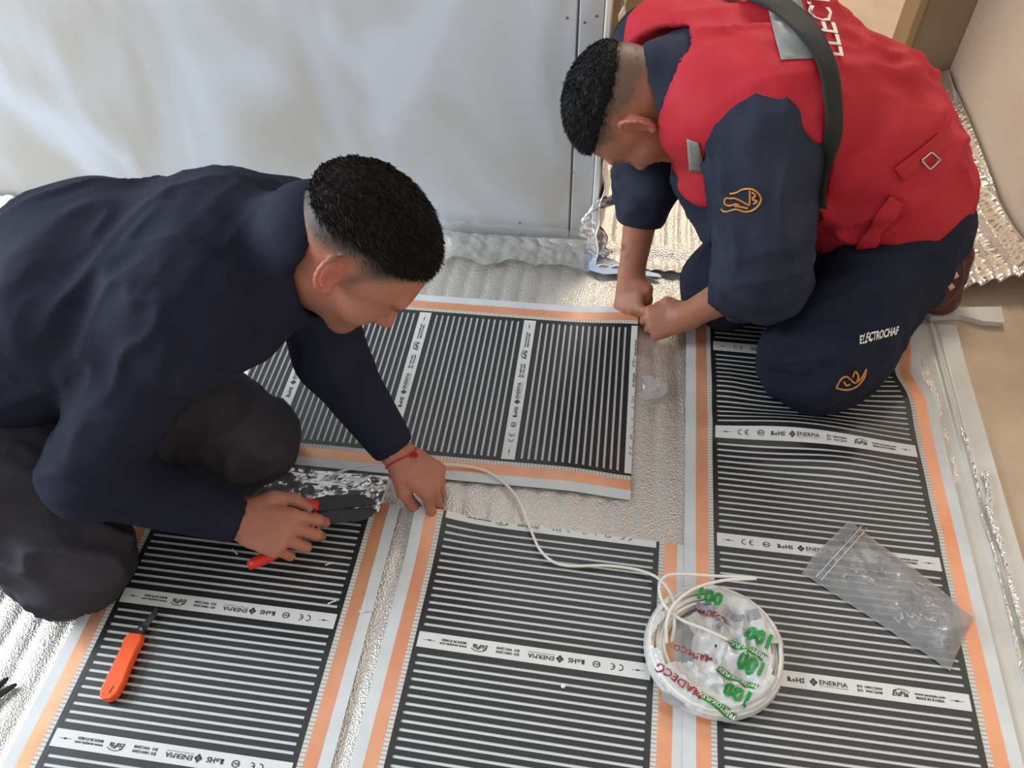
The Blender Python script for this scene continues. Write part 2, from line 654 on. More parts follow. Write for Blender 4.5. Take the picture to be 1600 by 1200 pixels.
def lay_strip(surf, name, left, right, m, parent, n=24, w=5, off=0.002, thick=0.0015, taut=0):
    """ribbon between two pixel polylines, draped on the surface"""
    A = spline(left, n); B = spline(right, n)
    G = np.full((n, w, 3), np.nan)
    for i in range(n):
        for j in range(w):
            q = A[i] + (B[i] - A[i]) * j / (w - 1)
            h = surf.hit(q[0], q[1], off)
            if h is not None: G[i, j] = h
    for _ in range(taut):                      # pull a webbing strap straight over small folds
        Q = G.copy()
        Q[1:-1] = (G[:-2] + G[1:-1] + G[2:]) / 3
        G = np.where(np.isnan(Q), G, Q)
    idx = -np.ones((n, w), int); vv = []
    for i in range(n):
        for j in range(w):
            if not np.isnan(G[i, j, 0]):
                idx[i, j] = len(vv); vv.append(G[i, j])
    ff = []
    for i in range(n - 1):
        for j in range(w - 1):
            q = (idx[i, j], idx[i, j + 1], idx[i + 1, j + 1], idx[i + 1, j])
            if min(q) >= 0:
                pts = [vv[k] for k in q]
                if max(np.linalg.norm(pts[k] - pts[k - 1]) for k in range(4)) < 0.07:
                    ff.append(q)
    o = mesh(name, vv, ff, m, parent, True)
    md = o.modifiers.new('thickness', 'SOLIDIFY'); md.thickness = thick; md.offset = 0
    return o


def lay_tube(surf, name, lines, r, m, parent, off=0.001):
    vv, ff = [], []
    for line, n in lines:
        P = [surf.hit(q[0], q[1], off) for q in spline(line, n)]
        P = [p for p in P if p is not None]
        if len(P) < 3: continue
        v, f = tube_geo(P, r, 5, up=-CF, flat=0.5)
        b = len(vv)
        vv += v; ff += [tuple(k + b for k in q) for q in f]
    return mesh(name, vv, ff, m, parent, True)


def text_geo(s, size=1.0, res=2, shear=0.0, bold=0.0):
    cu = bpy.data.curves.new('t', 'FONT')
    cu.body = s; cu.size = size; cu.resolution_u = res; cu.shear = shear; cu.offset = bold
    o = bpy.data.objects.new('t', cu)
    COL.objects.link(o)
    dg = bpy.context.evaluated_depsgraph_get()
    me = bpy.data.meshes.new_from_object(o.evaluated_get(dg))
    v = np.array([tuple(q.co) for q in me.vertices]).reshape(-1, 3)
    f = [tuple(p.vertices) for p in me.polygons]
    bpy.data.objects.remove(o); bpy.data.curves.remove(cu); bpy.data.meshes.remove(me)
    return v, f


def lay_text(surf, name, s, origin, adv, up, m, parent, off=0.002, bold=0.0):
    """adv / up: pixel vectors per unit of text x and cap height"""
    v, f = text_geo(s, bold=bold)
    pts, ok = [], []
    for q in v:
        p = V(*origin) + V(*adv) * q[0] + V(*up) * q[1] / 0.7
        h = surf.hit(p[0], p[1], off)
        ok.append(h is not None); pts.append(h if h is not None else V(0, 0, 0))
    ff = [g for g in f if all(ok[k] for k in g)]
    used = sorted({k for g in ff for k in g})
    mp = {k: i for i, k in enumerate(used)}
    return mesh(name, [pts[k] for k in used], [tuple(mp[k] for k in g) for g in ff], m, parent)

# ================================================================== THE SETTING
def struct(o):
    o['kind'] = 'structure'
    return o


struct(box('floor', (-4.0, -2.2, -0.06), (3.0, 4.2, -0.006), M['concrete']))


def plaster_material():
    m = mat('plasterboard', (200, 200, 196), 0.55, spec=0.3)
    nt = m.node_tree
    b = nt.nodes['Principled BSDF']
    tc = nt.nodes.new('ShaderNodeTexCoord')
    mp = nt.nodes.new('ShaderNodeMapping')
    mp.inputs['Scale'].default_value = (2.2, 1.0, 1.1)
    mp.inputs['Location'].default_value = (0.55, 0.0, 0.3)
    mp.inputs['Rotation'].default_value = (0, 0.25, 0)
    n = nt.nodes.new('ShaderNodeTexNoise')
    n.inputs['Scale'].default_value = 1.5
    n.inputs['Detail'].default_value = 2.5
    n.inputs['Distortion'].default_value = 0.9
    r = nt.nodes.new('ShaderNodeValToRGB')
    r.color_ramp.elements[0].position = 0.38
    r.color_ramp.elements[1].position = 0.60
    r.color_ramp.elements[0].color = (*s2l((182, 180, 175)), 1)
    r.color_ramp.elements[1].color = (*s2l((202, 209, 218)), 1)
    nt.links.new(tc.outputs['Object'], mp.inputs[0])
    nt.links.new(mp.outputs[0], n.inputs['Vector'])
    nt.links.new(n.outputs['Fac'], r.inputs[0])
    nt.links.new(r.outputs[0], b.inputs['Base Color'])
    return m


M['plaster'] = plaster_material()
M['cream'] = mat('cream_plaster', (234, 218, 202), 0.8, var=(226, 206, 188), var_scale=3, spec=0.2)
M['bright_cream'] = mat('pale_cream_plaster', (244, 228, 206), 0.8, spec=0.2)
M['jamb'] = mat('taupe_panel', (158, 140, 116), 0.7, var=(150, 132, 110), var_scale=5)
M['tan'] = mat('tan_panel', (176, 146, 106), 0.7, var=(166, 138, 102), var_scale=6)

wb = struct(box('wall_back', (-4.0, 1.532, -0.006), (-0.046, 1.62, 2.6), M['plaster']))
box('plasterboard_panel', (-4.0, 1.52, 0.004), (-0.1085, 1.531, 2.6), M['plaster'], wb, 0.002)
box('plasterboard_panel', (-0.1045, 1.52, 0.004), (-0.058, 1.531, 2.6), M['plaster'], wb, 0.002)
box('corner_bead', (-0.0565, 1.516, 0.0), (-0.043, 1.535, 2.6), M['bead'], wb, 0.003)


def disc_geo(c, n, r, h, sides=10):
    n = nrm(n)
    s = nrm(np.cross(n, (0.3, 0.2, 0.9))); t = np.cross(n, s)
    v = []
    for k in range(2):
        rr = r if k == 0 else r * 0.75
        for i in range(sides):
            a = 2 * math.pi * i / sides
            v.append(V(*c) + n * h * k + rr * (math.cos(a) * s + math.sin(a) * t))
    f = [(i, (i + 1) % sides, sides + (i + 1) % sides, sides + i) for i in range(sides)]
    f.append(tuple(range(sides, 2 * sides)))
    return v, f


for (sx, sy) in ((886, 28), (913, 35), (932, 25), (872, 370), (812, 348), (893, 268)):
    d = ray(sx, sy); q = CC + d * 1.52 / d[1]
    v, f = disc_geo(q, (0, -1, 0), 0.0028, 0.0012)
    mesh('screw', v, f, M['screw'], wb)

struct(box('wall_right', (0.925, -2.2, -0.006), (1.05, 2.4, 2.6), M['cream']))
struct(box('wall_far', (-1.2, 2.4, -0.006), (0.03, 2.5, 2.6), M['tan']))
struct(box('trim_1', (0.795, 2.39, -0.006), (0.925, 2.5, 2.6), M['jamb'], None, 0.004))
struct(box('trim_2', (0.772, 2.375, -0.006), (0.793, 2.51, 2.6), M['tan'], None, 0.003))
struct(box('wall_beyond', (-1.2, 3.7, -0.006), (2.0, 3.8, 2.6), M['bright_cream']))

# ------------------------------------------------------------------ foil underlay sheets
XY = np.array


def main_foil(u, v):
    x = -1.75 + u * 2.42
    y = -0.35 + v * 1.86
    P = np.stack([x * 3, y * 3, 0 * x], -1)
    wob = vnoise(P, 3) * 0.03
    rib = np.abs(np.sin(math.pi * (x + wob) / 0.043)) ** 0.8
    strength = (0.0034 + 0.0040 * sstep(-0.80, -0.88, x)) * (0.35 + 0.65 * vnoise(np.stack([x * 4, y * 2.5, 0 * x + 5], -1), 8))
    z = -0.003 + rib * strength
    z += 0.0010 * vnoise(np.stack([x * 60, y * 60, 0 * x], -1), 4)
    up = sstep(1.43, 1.51, y)
    z += 0.016 * up ** 2 * (0.6 + 0.6 * vnoise(np.stack([x * 9, 0 * x, 0 * x], -1), 6))
    return x, y, z


tag(grid_sheet('foil_underlay', 480, 190, main_foil, M['foil']),
    'wide silver ribbed foil underlay spread beneath the heating mats', 'foil sheet', 'silver foil underlay sheets')


def door_foil(u, v):
    arc = u * 0.56                       # unrolled width
    rise = np.clip(0.17 - arc, 0, None)  # left part climbs the wall end
    x = -0.035 + np.clip(arc - 0.17, 0, None)
    y = 1.425 + v * 0.95 + rise * 0.55 * (1 - v)
    rib = np.abs(np.sin(math.pi * (x + 0.01 * vnoise(np.stack([y * 5, x * 5, 0 * x], -1), 2)) / 0.031)) ** 0.8
    z = 0.0 + rib * 0.006 + rise * 1.35
    z += 0.012 * np.exp(-((y - 1.425) / 0.02) ** 2)
    cr = vnoise(np.stack([rise * 40, y * 30, 0 * x], -1), 9) - 0.5
    x = x + cr * 0.022 * np.minimum(rise * 20, 1)
    return x, y, z


tag(grid_sheet('foil_underlay', 130, 200, door_foil, M['foil'], thick=0.002),
    'ribbed foil sheet in the doorway turned up against the wall end', 'foil sheet', 'silver foil underlay sheets')


def wall_foil(u, v):
    x = 0.60 + u * 0.315
    y0 = 1.385 + 0.085 * u
    y = y0 + v * (2.37 - y0)
    rib = np.abs(np.sin(math.pi * (x + 0.012 * np.sin(y * 7)) / 0.038)) ** 0.8
    z = 0.002 + rib * (0.007 + 0.010 * np.exp(-((y - y0) / 0.12) ** 2))
    z += 0.035 * np.exp(-((y - y0) / 0.14) ** 2) * sstep(0.1, 0.9, u)
    z += 0.03 * sstep(0.8, 1.0, u) ** 2
    return x, y, z


tag(grid_sheet('foil_underlay', 130, 200, wall_foil, M['foil_crisp'], thick=0.003),
    'bright ribbed foil sheet with curled edge lying along the cream wall', 'foil sheet', 'silver foil underlay sheets')


def strip_foam(u, v):
    x = 0.653 + u * 0.088
    y = -0.3 + v * 1.64
    n = vnoise(np.stack([x * 18, y * 3.2, 0 * x], -1), 5) - 0.5
    x = x + 0.006 * (vnoise(np.stack([0 * x, y * 5, 0 * x], -1), 12) - 0.5) * sstep(0.5, 1, u)
    z = 0.003 + 0.007 * n + 0.004 * np.exp(-((u - 0.42) / 0.05) ** 2) - 0.004 * np.exp(-((u - 0.52) / 0.03) ** 2)
    return x, y, np.maximum(z, -0.004)


tag(grid_sheet('foam_strip', 40, 220, strip_foam, M['foil_white'], thick=0.004),
    'long off-white foam strip beside the right heating mat over bare screed', 'foam strip')
# torn glittering foil edge that runs along the strip
for k, (xo, yo0, yo1, sd, wd) in enumerate(((0.690, 0.30, 1.05, 1, 0.004), (0.708, 0.35, 0.95, 2, 0.009))):
    def tear(u, v, xo=xo, yo0=yo0, yo1=yo1, sd=sd, wd=wd):
        y = yo0 + (yo1 - yo0) * v
        w_ = wd * (0.35 + 1.1 * vnoise(np.stack([y * 40, 0 * y, 0 * y + sd], -1), sd))
        x = xo + 0.012 * (vnoise(np.stack([y * 14, 0 * y, 0 * y], -1), sd + 3) - 0.5) + (u - 0.5) * w_
        z = 0.0072 + 0.0045 * vnoise(np.stack([x * 400, y * 220, 0 * y], -1), sd + 6)
        return x, y, z
    tag(grid_sheet('foil_tear', 6, 260, tear, M['foil_crisp'], smooth=False),
        ('thin glittering torn foil edge nearest the copper of the right mat',
         'thicker glittering torn foil edge towards the bare screed')[k], 'foil scrap', 'torn foil edges on the foam strip')

# small offcut of board under the foil corner
q0 = [PZ(1440, 487), PZ(1560, 485), PZ(1565, 508), PZ(1535, 506), PZ(1500, 497), PZ(1452, 500)]
vv = [(q[0], q[1], -0.005) for q in q0] + [(q[0], q[1], 0.010) for q in q0]
n = len(q0)
ff = [tuple(range(n, 2 * n))[::-1]] + [(i, (i + 1) % n, n + (i + 1) % n, n + i) for i in range(n)]
o = mesh('board_offcut', vv, ff, M['foil_white'])
o.modifiers.new('bevel', 'BEVEL').width = 0.002
tag(o, 'pale offcut of foam board on the screed under the curled foil corner', 'offcut')

# curled foil tongue at the wall end
def curl(u, v):
    path = spline([(-0.018, 1.455, 0.004), (-0.040, 1.475, 0.045), (-0.066, 1.485, 0.085), (-0.060, 1.500, 0.115), (-0.025, 1.515, 0.128), (0.012, 1.53, 0.132)], 60)
    i = np.clip((u * 59).astype(int), 0, 59)
    p = path[i]
    w = (v - 0.5) * 0.045
    cr = (vnoise(np.stack([u * 14, v * 5, 0 * u], -1), 4) - 0.5) * 0.016
    return p[..., 0] + w * 0.55 + cr, p[..., 1] + w * 0.35, p[..., 2] + w * 0.75 + cr


tag(grid_sheet('foil_tongue', 60, 14, curl, M['foil_crisp'], thick=0.001),
    'curled shiny foil tongue sticking up at the end of the grey wall', 'foil scrap')

# clear sheet turned up along the wall base
def clear_sheet(u, v):
    x = -0.41 + u * 0.36 + 0.03 * (vnoise(np.stack([v * 4, 0 * u, 0 * u], -1), 21) - 0.5) * (1 - u)
    front = 0.030 * vnoise(np.stack([u * 6, 0 * u, 0 * u], -1), 22)
    s = front + v * (0.150 - front)
    y = 1.395 + np.minimum(s, 0.112)
    rib = np.abs(np.sin(math.pi * x / 0.043))
    z = 0.008 + 0.003 * rib + np.clip(s - 0.112, 0, None) * 0.85 + 0.006 * vnoise(np.stack([u * 26, v * 12, 0 * u], -1), 3)
    return x, y, z


tag(grid_sheet('plastic_sheet', 110, 36, clear_sheet, M['sheet']),
    'hazy clear plastic sheet lying along the base of the grey wall', 'plastic sheet')

q = [PZ(912, 394, .012), PZ(925, 389, .015), PZ(948, 402, .014), PZ(975, 414, .012), PZ(1030, 428, .012), PZ(1034, 433, .012), PZ(975, 427, .012), PZ(945, 428, .014), PZ(920, 421, .012)]
n = len(q)
vv = [tuple(p) for p in q] + [(p[0], p[1], p[2] - 0.002) for p in q]
ff = [tuple(range(n))[::-1]] + [(i, (i + 1) % n, n + (i + 1) % n, n + i) for i in range(n)]
tag(mesh('plastic_scrap', vv, ff, M['blueplastic']), 'pale blue plastic scrap on the foil behind the far hand', 'plastic scrap')

# ================================================================== HEATING MATS
S_ = 0.2321
PITCH = S_ / 18
LAB = 0.372
SIDE = 0.056
WID = LAB + 2 * SIDE
Z0 = 0.0045


def make_mat(label, origin, ang, cross, v0, v1, flip, deform, dots, lift=0.0):
    root = empty('heating_mat')
    tag(root, label, 'heating mat', 'black striped heating film mats')
    ca, sa = math.cos(ang), math.sin(ang)

    def W(u, v, h):
        u = np.asarray(u, float); v = np.asarray(v, float)
        if cross:
            lx, ly = -v, SIDE - u
        else:
            lx, ly = u - SIDE, -v
        x = origin[0] + ca * lx - sa * ly
        y = origin[1] + sa * lx + ca * ly
        return deform(x, y, Z0 + lift + h + 0 * x, u, v)

    def slab(name, u0, u1, va, vb, h, m, parent, nu=1, nv=1, skirt=0.0004):
        uu = np.linspace(u0, u1, nu + 1); vw = np.linspace(va, vb, nv + 1)
        U_, V_ = np.meshgrid(uu, vw, indexing='ij')
        top = np.stack(W(U_, V_, h), -1).reshape(-1, 3)
        k = np.arange((nu + 1) * (nv + 1)).reshape(nu + 1, nv + 1)
        faces = np.stack([k[:-1, :-1], k[:-1, 1:], k[1:, 1:], k[1:, :-1]], -1).reshape(-1, 4).tolist()
        ring = list(k[:, 0]) + list(k[-1, 1:]) + list(k[-2::-1, -1]) + list(k[0, -2:0:-1])
        base = len(top)
        low = top[ring] - V(0, 0, skirt)
        for i in range(len(ring)):
            j = (i + 1) % len(ring)
            faces.append((ring[i], ring[j], base + j, base + i))
        o = mesh(name, np.vstack([top, low]), faces, m, parent, False)
        # make the top face upwards
        if o.data.polygons[0].normal.z < 0:
            o.data.flip_normals()
        return o

    nv = max(8, int((v1 - v0) / 0.008))
    slab('film_sheet', 0.0415, WID - 0.0415, v0, v1, -0.0005, M['film'], root, 32, nv)
    for s in (0, 1):
        def sp(a, b):
            return (a, b) if s == 0 else (WID - b, WID - a)
        a, b = sp(0.0, 0.0205); slab('clear_margin', a, b, v0, v1, 0.0002, M['margin'], root, 2, nv)
        a, b = sp(0.0200, 0.0418); slab('copper_strip', a, b, v0, v1, 0.0005, M['copper'], root, 2, nv)
        a, b = sp(0.0415, 0.0510); slab('perforated_band', a, b, v0, v1, 0.0004, dots, root, 1, nv)
        a, b = sp(0.0508, 0.0600); slab('edge_band', a, b, v0, v1, 0.0008, M['carbon'], root, 1, nv)
    k0 = math.floor(v0 / S_) - 1
    k1 = math.ceil(v1 / S_) + 1
    for k in range(k0, k1 + 1):
        c = k * S_
        for i in range(16):
            a = c + (i + 1.5) * PITCH - 0.325 * PITCH
            b = c + (i + 1.5) * PITCH + 0.325 * PITCH
            if i == 0: a = c + 0.95 * PITCH
            if i == 15: b = c + 18 * PITCH - 0.95 * PITCH
            a, b = max(a, v0), min(b, v1)
            if b - a > 0.001:
                slab('carbon_strip', 0.052, WID - 0.052, a, b, 0.0006, M['carbon'], root, 32, 1)
        a, b = max(c - 1.0 * PITCH, v0), min(c + 1.0 * PITCH, v1)
        if b - a > 0.002:
            band = slab('label_band', SIDE, WID - SIDE, a, b, 0.0010, M['band'], root, 16, 2)
            vs, fs = LABEL
            keep_v, ok = [], []
            s = vs[:, 0]; t = vs[:, 1]
            if flip:
                uu, vw = SIDE + LAB - s, c + t
            else:
                uu, vw = SIDE + s, c - t
            X, Y, Z = W(uu, vw, 0.0014)
            good = (vw > a + 0.0005) & (vw < b - 0.0005)
            f2 = [g for g in fs if all(good[q] for q in g)]
            used = sorted({q for g in f2 for q in g})
            mp = {q: i for i, q in enumerate(used)}
            if f2:
                o = mesh('label_print', [(X[q], Y[q], Z[q]) for q in used], [tuple(mp[q] for q in g) for g in f2], M['ink'], band)
                o['kind'] = 'stuff'
                if o.data.polygons[0].normal.z < 0:
                    o.data.flip_normals()
    return root


def build_label():
    vs, fs = [], []

    def put(v, f, x, y, sc):
        b = sum(len(q) for q in vs)
        w = v.copy()[:, :2] * sc + V(x, y)
        vs.append(w); fs.extend(tuple(k + b for k in g) for g in f)

    def txt(s, x, y, h, width=None, **kw):
        v, f = text_geo(s, 1.0, res=1, **kw)
        v[:, 0] -= v[:, 0].min()
        sc = h / 0.7
        if width:
            v[:, 0] *= (width / sc) / v[:, 0].max()
        put(v, f, x, y, sc)

    def rect(x0, y0, x1, y1):
        put(np.array([[x0, y0, 0], [x1, y0, 0], [x1, y1, 0], [x0, y1, 0]]), [(0, 1, 2, 3)], 0, 0, 1)

    def ring(cx, cy, rx, ry, w, a0=0, a1=360, n=20):
        v, f = [], []
        for i in range(n + 1):
            a = math.radians(a0 + (a1 - a0) * i / n)
            v += [(cx + rx * math.cos(a), cy + ry * math.sin(a), 0), (cx + (rx - w) * math.cos(a), cy + (ry - w) * math.sin(a), 0)]
        for i in range(n):
            f.append((2 * i, 2 * i + 1, 2 * i + 3, 2 * i + 2))
        put(np.array(v), f, 0, 0, 1)

    rect(0.010, -0.0003, 0.029, 0.0003); rect(0.017, -0.0011, 0.022, 0.0011)
    rect(0.343, -0.0003, 0.362, 0.0003); rect(0.350, -0.0011, 0.355, 0.0011)
    # CE mark
    ring(0.047, 0, 0.0052, 0.0052, 0.0015, 70, 290); ring(0.060, 0, 0.0052, 0.0052, 0.0015, 70, 290)
    rect(0.0550, -0.0007, 0.0600, 0.0007)
    # round conformity mark
    ring(0.084, 0, 0.0062, 0.0052, 0.0013); txt('EAC', 0.0795, -0.0019, 0.0038, 0.009, bold=0.02)
    txt('RoHS', 0.103, -0.0038, 0.0075, 0.026, bold=0.03)
    # diamond + name
    for dx, dy in ((0, 0.0034), (0.0034, 0), (-0.0034, 0), (0, -0.0034)):
        put(np.array([[dx, dy + 0.003, 0], [dx + 0.003, dy, 0], [dx, dy - 0.003, 0], [dx - 0.003, dy, 0]]), [(0, 3, 2, 1)], 0.142, 0, 1)
    txt('ENERPIA', 0.151, -0.0022, 0.0070, 0.042, bold=0.015)
    txt('Far Infrared Heating Film', 0.151, -0.0056, 0.0020, 0.042)
    txt('ISO 14001:2004', 0.207, 0.0010, 0.0042, 0.037, bold=0.035)
    txt('ISO  9001:2008', 0.207, -0.0052, 0.0042, 0.037, bold=0.035)
    txt('EuPia', 0.258, -0.0040, 0.0080, 0.024, shear=0.25, bold=0.03)
    ring(0.272, 0.000, 0.0130, 0.0075, 0.0012, 20, 150)
    txt('www.enerpia.com', 0.291, 0.0010, 0.0040, 0.045, bold=0.035)
    txt('MADE IN KOREA', 0.293, -0.0052, 0.0040, 0.041, bold=0.035)
    return np.vstack([np.hstack([v, np.zeros((len(v), 1))]) if v.shape[1] == 2 else v for v in vs]), fs


LABEL = build_label()


def gauss(x, y, cx, cy, sx, sy):
    return np.exp(-((x - cx) / sx) ** 2 - ((y - cy) / sy) ** 2)


def def_a(x, y, z, u, v):
    return x, y, z + 0.002 * gauss(x, y, -0.40, 0.72, 0.05, 0.05)


def def_b(x, y, z, u, v):
    return x, y, z + 0.020 * gauss(x, y, -0.29, 0.735, 0.07, 0.06)


def def_c(x, y, z, u, v):
    h = 0.020 * gauss(x, y, 0.36, 1.00, 0.13, 0.035) + 0.014 * gauss(x, y, 0.45, 0.93, 0.10, 0.03)
    h += 0.016 * gauss(x, y, 0.64, 1.12, 0.09, 0.06) + 0.008 * gauss(x, y, 0.25, 1.10, 0.05, 0.05)
    h += 0.003 * gauss(x, y, 0.60, 0.80, 0.04, 0.02)
    x = x - 0.016 * gauss(x, y, 0.64, 1.17, 0.2, 0.055) * np.clip((x - 0.3) / 0.3, 0, 1)
    y = y + 0.010 * gauss(x, y, 0.48, 1.00, 0.14, 0.06)
    return x, y, z + h


def def_d(x, y, z, u, v):
    h = 0.014 * gauss(x, y, 0.07, 1.285, 0.09, 0.06) + 0.004 * gauss(x, y, -0.05, 0.85, 0.15, 0.05)
    y = y - 0.006 * sstep(-0.05, 0.07, x) * sstep(1.1, 0.85, y)
    return x, y, z + h


make_mat('striped heating mat under the utility knife and left man\'s knees', (-0.765, 0.511), 0.002, False, -S_, 0.75, True, def_a, M['dots_y'])
make_mat('striped heating mat in the lower middle between two copper-edged neighbours', (-0.249, 0.734), -0.013, False, 0.0, 0.95, True, def_b, M['dots_y'])
make_mat('long striped heating mat on the right under the kneeling man and plastic bag', (0.228, 1.211), -0.0025, False, -0.135, 1.40, False, def_c, M['dots_y'], 0.0016)
make_mat('striped heating mat laid crosswise below both men\'s faces', (0.068, 1.242), 0.0134, True, 0.0, 0.80, True, def_d, M['dots_x'])

# ================================================================== PEOPLE
def frame(f, u):
    f = nrm(f); u = np.asarray(u, float); u = nrm(u - f * (u @ f)); s = np.cross(u, f)   # s: the person's left
    return f, u, s


def head_prims(c, f, u, s):
    def L(a, b, d=0.0):
        return V(*c) + f * a + u * b + s * d
    ax = (f, u, s)
    P = [ell(L(-0.004, 0.040), ax, (0.096, 0.078, 0.074), 0.01),
         ell(L(-0.034, 0.018), ax, (0.068, 0.066, 0.066), 0.03),
         ell(L(0.040, 0.005), ax, (0.056, 0.070, 0.064), 0.03),
         ell(L(0.050, -0.045), ax, (0.046, 0.058, 0.052), 0.03),
         fcap(L(0.010, -0.062), (0.052, 0.030), L(0.072, -0.088), (0.028, 0.026), s, 0.03),
         ell(L(0.084, -0.100), ax, (0.017, 0.017, 0.021), 0.02)]
    for d in (-1, 1):
        P.append(ell(L(0.066, -0.030, d * 0.040), ax, (0.026, 0.024, 0.022), 0.02))
    P.append(fcap(L(0.091, 0.022, -0.034), (0.011, 0.010), L(0.091, 0.022, 0.034), (0.011, 0.010), u, 0.018))
    return P, L, ax


def head_details(fld, L, ax, f, u, s, tilt=0.0):
    for d in (-1, 1):
        fld.sub([ell(L(0.101, -0.002, d * 0.031), ax, (0.014, 0.011, 0.017), 0.01)], k=0.012)
        fld.add([ell(L(0.084, -0.002, d * 0.031), ax, (0.0125, 0.0115, 0.0135), 0.004)])
    fld.add([cone(L(0.092, 0.010), 0.008, L(0.114, -0.034), 0.011, 0.012),
             ell(L(0.113, -0.036), ax, (0.012, 0.010, 0.011), 0.008)])
    for d in (-1, 1):
        fld.add([ell(L(0.104, -0.039, d * 0.011), ax, (0.010, 0.008, 0.007), 0.006)])
    fld.add([ell(L(0.094, -0.062), ax, (0.011, 0.0065, 0.022), 0.008),
             ell(L(0.092, -0.075), ax, (0.010, 0.0070, 0.019), 0.006)])
    fld.sub([ell(L(0.106, -0.0685), ax, (0.008, 0.0016, 0.022), 0.003)], k=0.004)
    for d in (-1, 1):
        ff_, uu_ = f * math.cos(tilt) + u * math.sin(tilt), u * math.cos(tilt) - f * math.sin(tilt)   # the ear leans back
        e = L(-0.004, -0.006, d * 0.071)
        axe = (nrm(ff_ * 0.95 - s * d * 0.35), uu_, nrm(s * d + ff_ * 0.35))
        rim = []
        for k in range(13):
            a = math.radians(40 + 250 * k / 12)            # from the front top, round the back, to the lobe
            rim.append(e + axe[0] * (0.0180 * math.cos(a)) + uu_ * (0.004 + 0.030 * math.sin(a)) + axe[2] * (0.012 - 0.005 * math.cos(a)))
        fld.add([ell(e + axe[2] * 0.004, axe, (0.016, 0.028, 0.007), 0.004)])
        fld.add(chain(rim, [0.0040] * 13, 0.003))
        fld.add([ell(e - uu_ * 0.026 + axe[0] * 0.003 + axe[2] * 0.008, axe, (0.008, 0.009, 0.005), 0.004)])
        fld.sub([ell(e + axe[0] * 0.004 + axe[2] * 0.013 - uu_ * 0.002, axe, (0.008, 0.013, 0.007), 0.003)], k=0.003)


FLEN = {'index': (0.043, 0.025, 0.020), 'middle': (0.047, 0.028, 0.021), 'ring': (0.043, 0.026, 0.020), 'little': (0.034, 0.020, 0.018)}


def hand(fld, wrist, dx, back, right, curls, thumb, spread=(6, 2, -3, -9), scale=1.0, colour_pts=None):
    """curls: per finger (3 angles, degrees, towards the palm); thumb: three local points (x, y, z) after its base"""
    X = nrm(dx); Zb = np.asarray(back, float); Zb = nrm(Zb - X * (Zb @ X))
    Y = np.cross(Zb, X) * (1 if right else -1)
    w = V(*wrist)

    def L(x, y, z):
        return w + scale * (X * x + Y * y + Zb * z)
    k = 0.010
    fld.add([fcap(L(-0.01, 0, 0), (0.028 * scale, 0.020 * scale), L(0.030, 0.0, 0), (0.035 * scale, 0.017 * scale), Y, 0.015),
             fcap(L(0.030, 0, 0), (0.036 * scale, 0.016 * scale), L(0.078, -0.002, 0), (0.040 * scale, 0.0125 * scale), Y, k),
             ell(L(0.035, 0.022, -0.010), (X, Y, Zb), (0.026 * scale, 0.017 * scale, 0.014 * scale), 0.012)])
    tips = []
    for (nm, y0, x0), cu, sp in zip((('index', 0.029, 0.083), ('middle', 0.0095, 0.087), ('ring', -0.0105, 0.083), ('little', -0.029, 0.074)), curls, spread):
        p = L(x0, y0, 0.001)
        a = 0.0
        d0 = nrm(X * math.cos(math.radians(sp)) + Y * math.sin(math.radians(sp)))
        r = 0.0093 if nm != 'little' else 0.0080
        pts, rr = [p], [r * 1.08 * scale]
        for j, ln in enumerate(FLEN[nm]):
            a += math.radians(cu[j])
            d = d0 * math.cos(a) - Zb * math.sin(a)
            p = p + d * ln * scale
            pts.append(p); rr.append(r * (1.0, 0.92, 0.80)[j] * scale)
        cs = chain(pts, rr, 0.0035)
        fld.add([cone(L(x0 - 0.03, y0 * 0.85, 0.0), r * scale, pts[0], r * 1.05 * scale, 0.012)])
        fld.add(cs)
        tips.append((pts[-1], nrm(pts[-1] - pts[-2]), nrm(d0 * math.sin(a) + Zb * math.cos(a))))
    tp = [L(0.018, 0.024, -0.006)] + [L(*q) for q in thumb]
    fld.add(chain(tp, [0.0155 * scale, 0.0125 * scale, 0.0105 * scale, 0.0085 * scale], 0.007))
    tips.append((tp[-1], nrm(tp[-1] - tp[-2]), Zb))
    return tips


def body_mesh(name, fld, parent, m, paint):
    Vt, Fc = fld.mesh()
    Vt = relax(Vt, Fc, 2, 0.4)
    me = fast_mesh(name, Vt, Fc)
    o = link(name, me, m, parent)
    set_color(me, paint(Vt))
    return o


def mixc(a, b, t):
    return a * (1 - t)[:, None] + b * t[:, None]


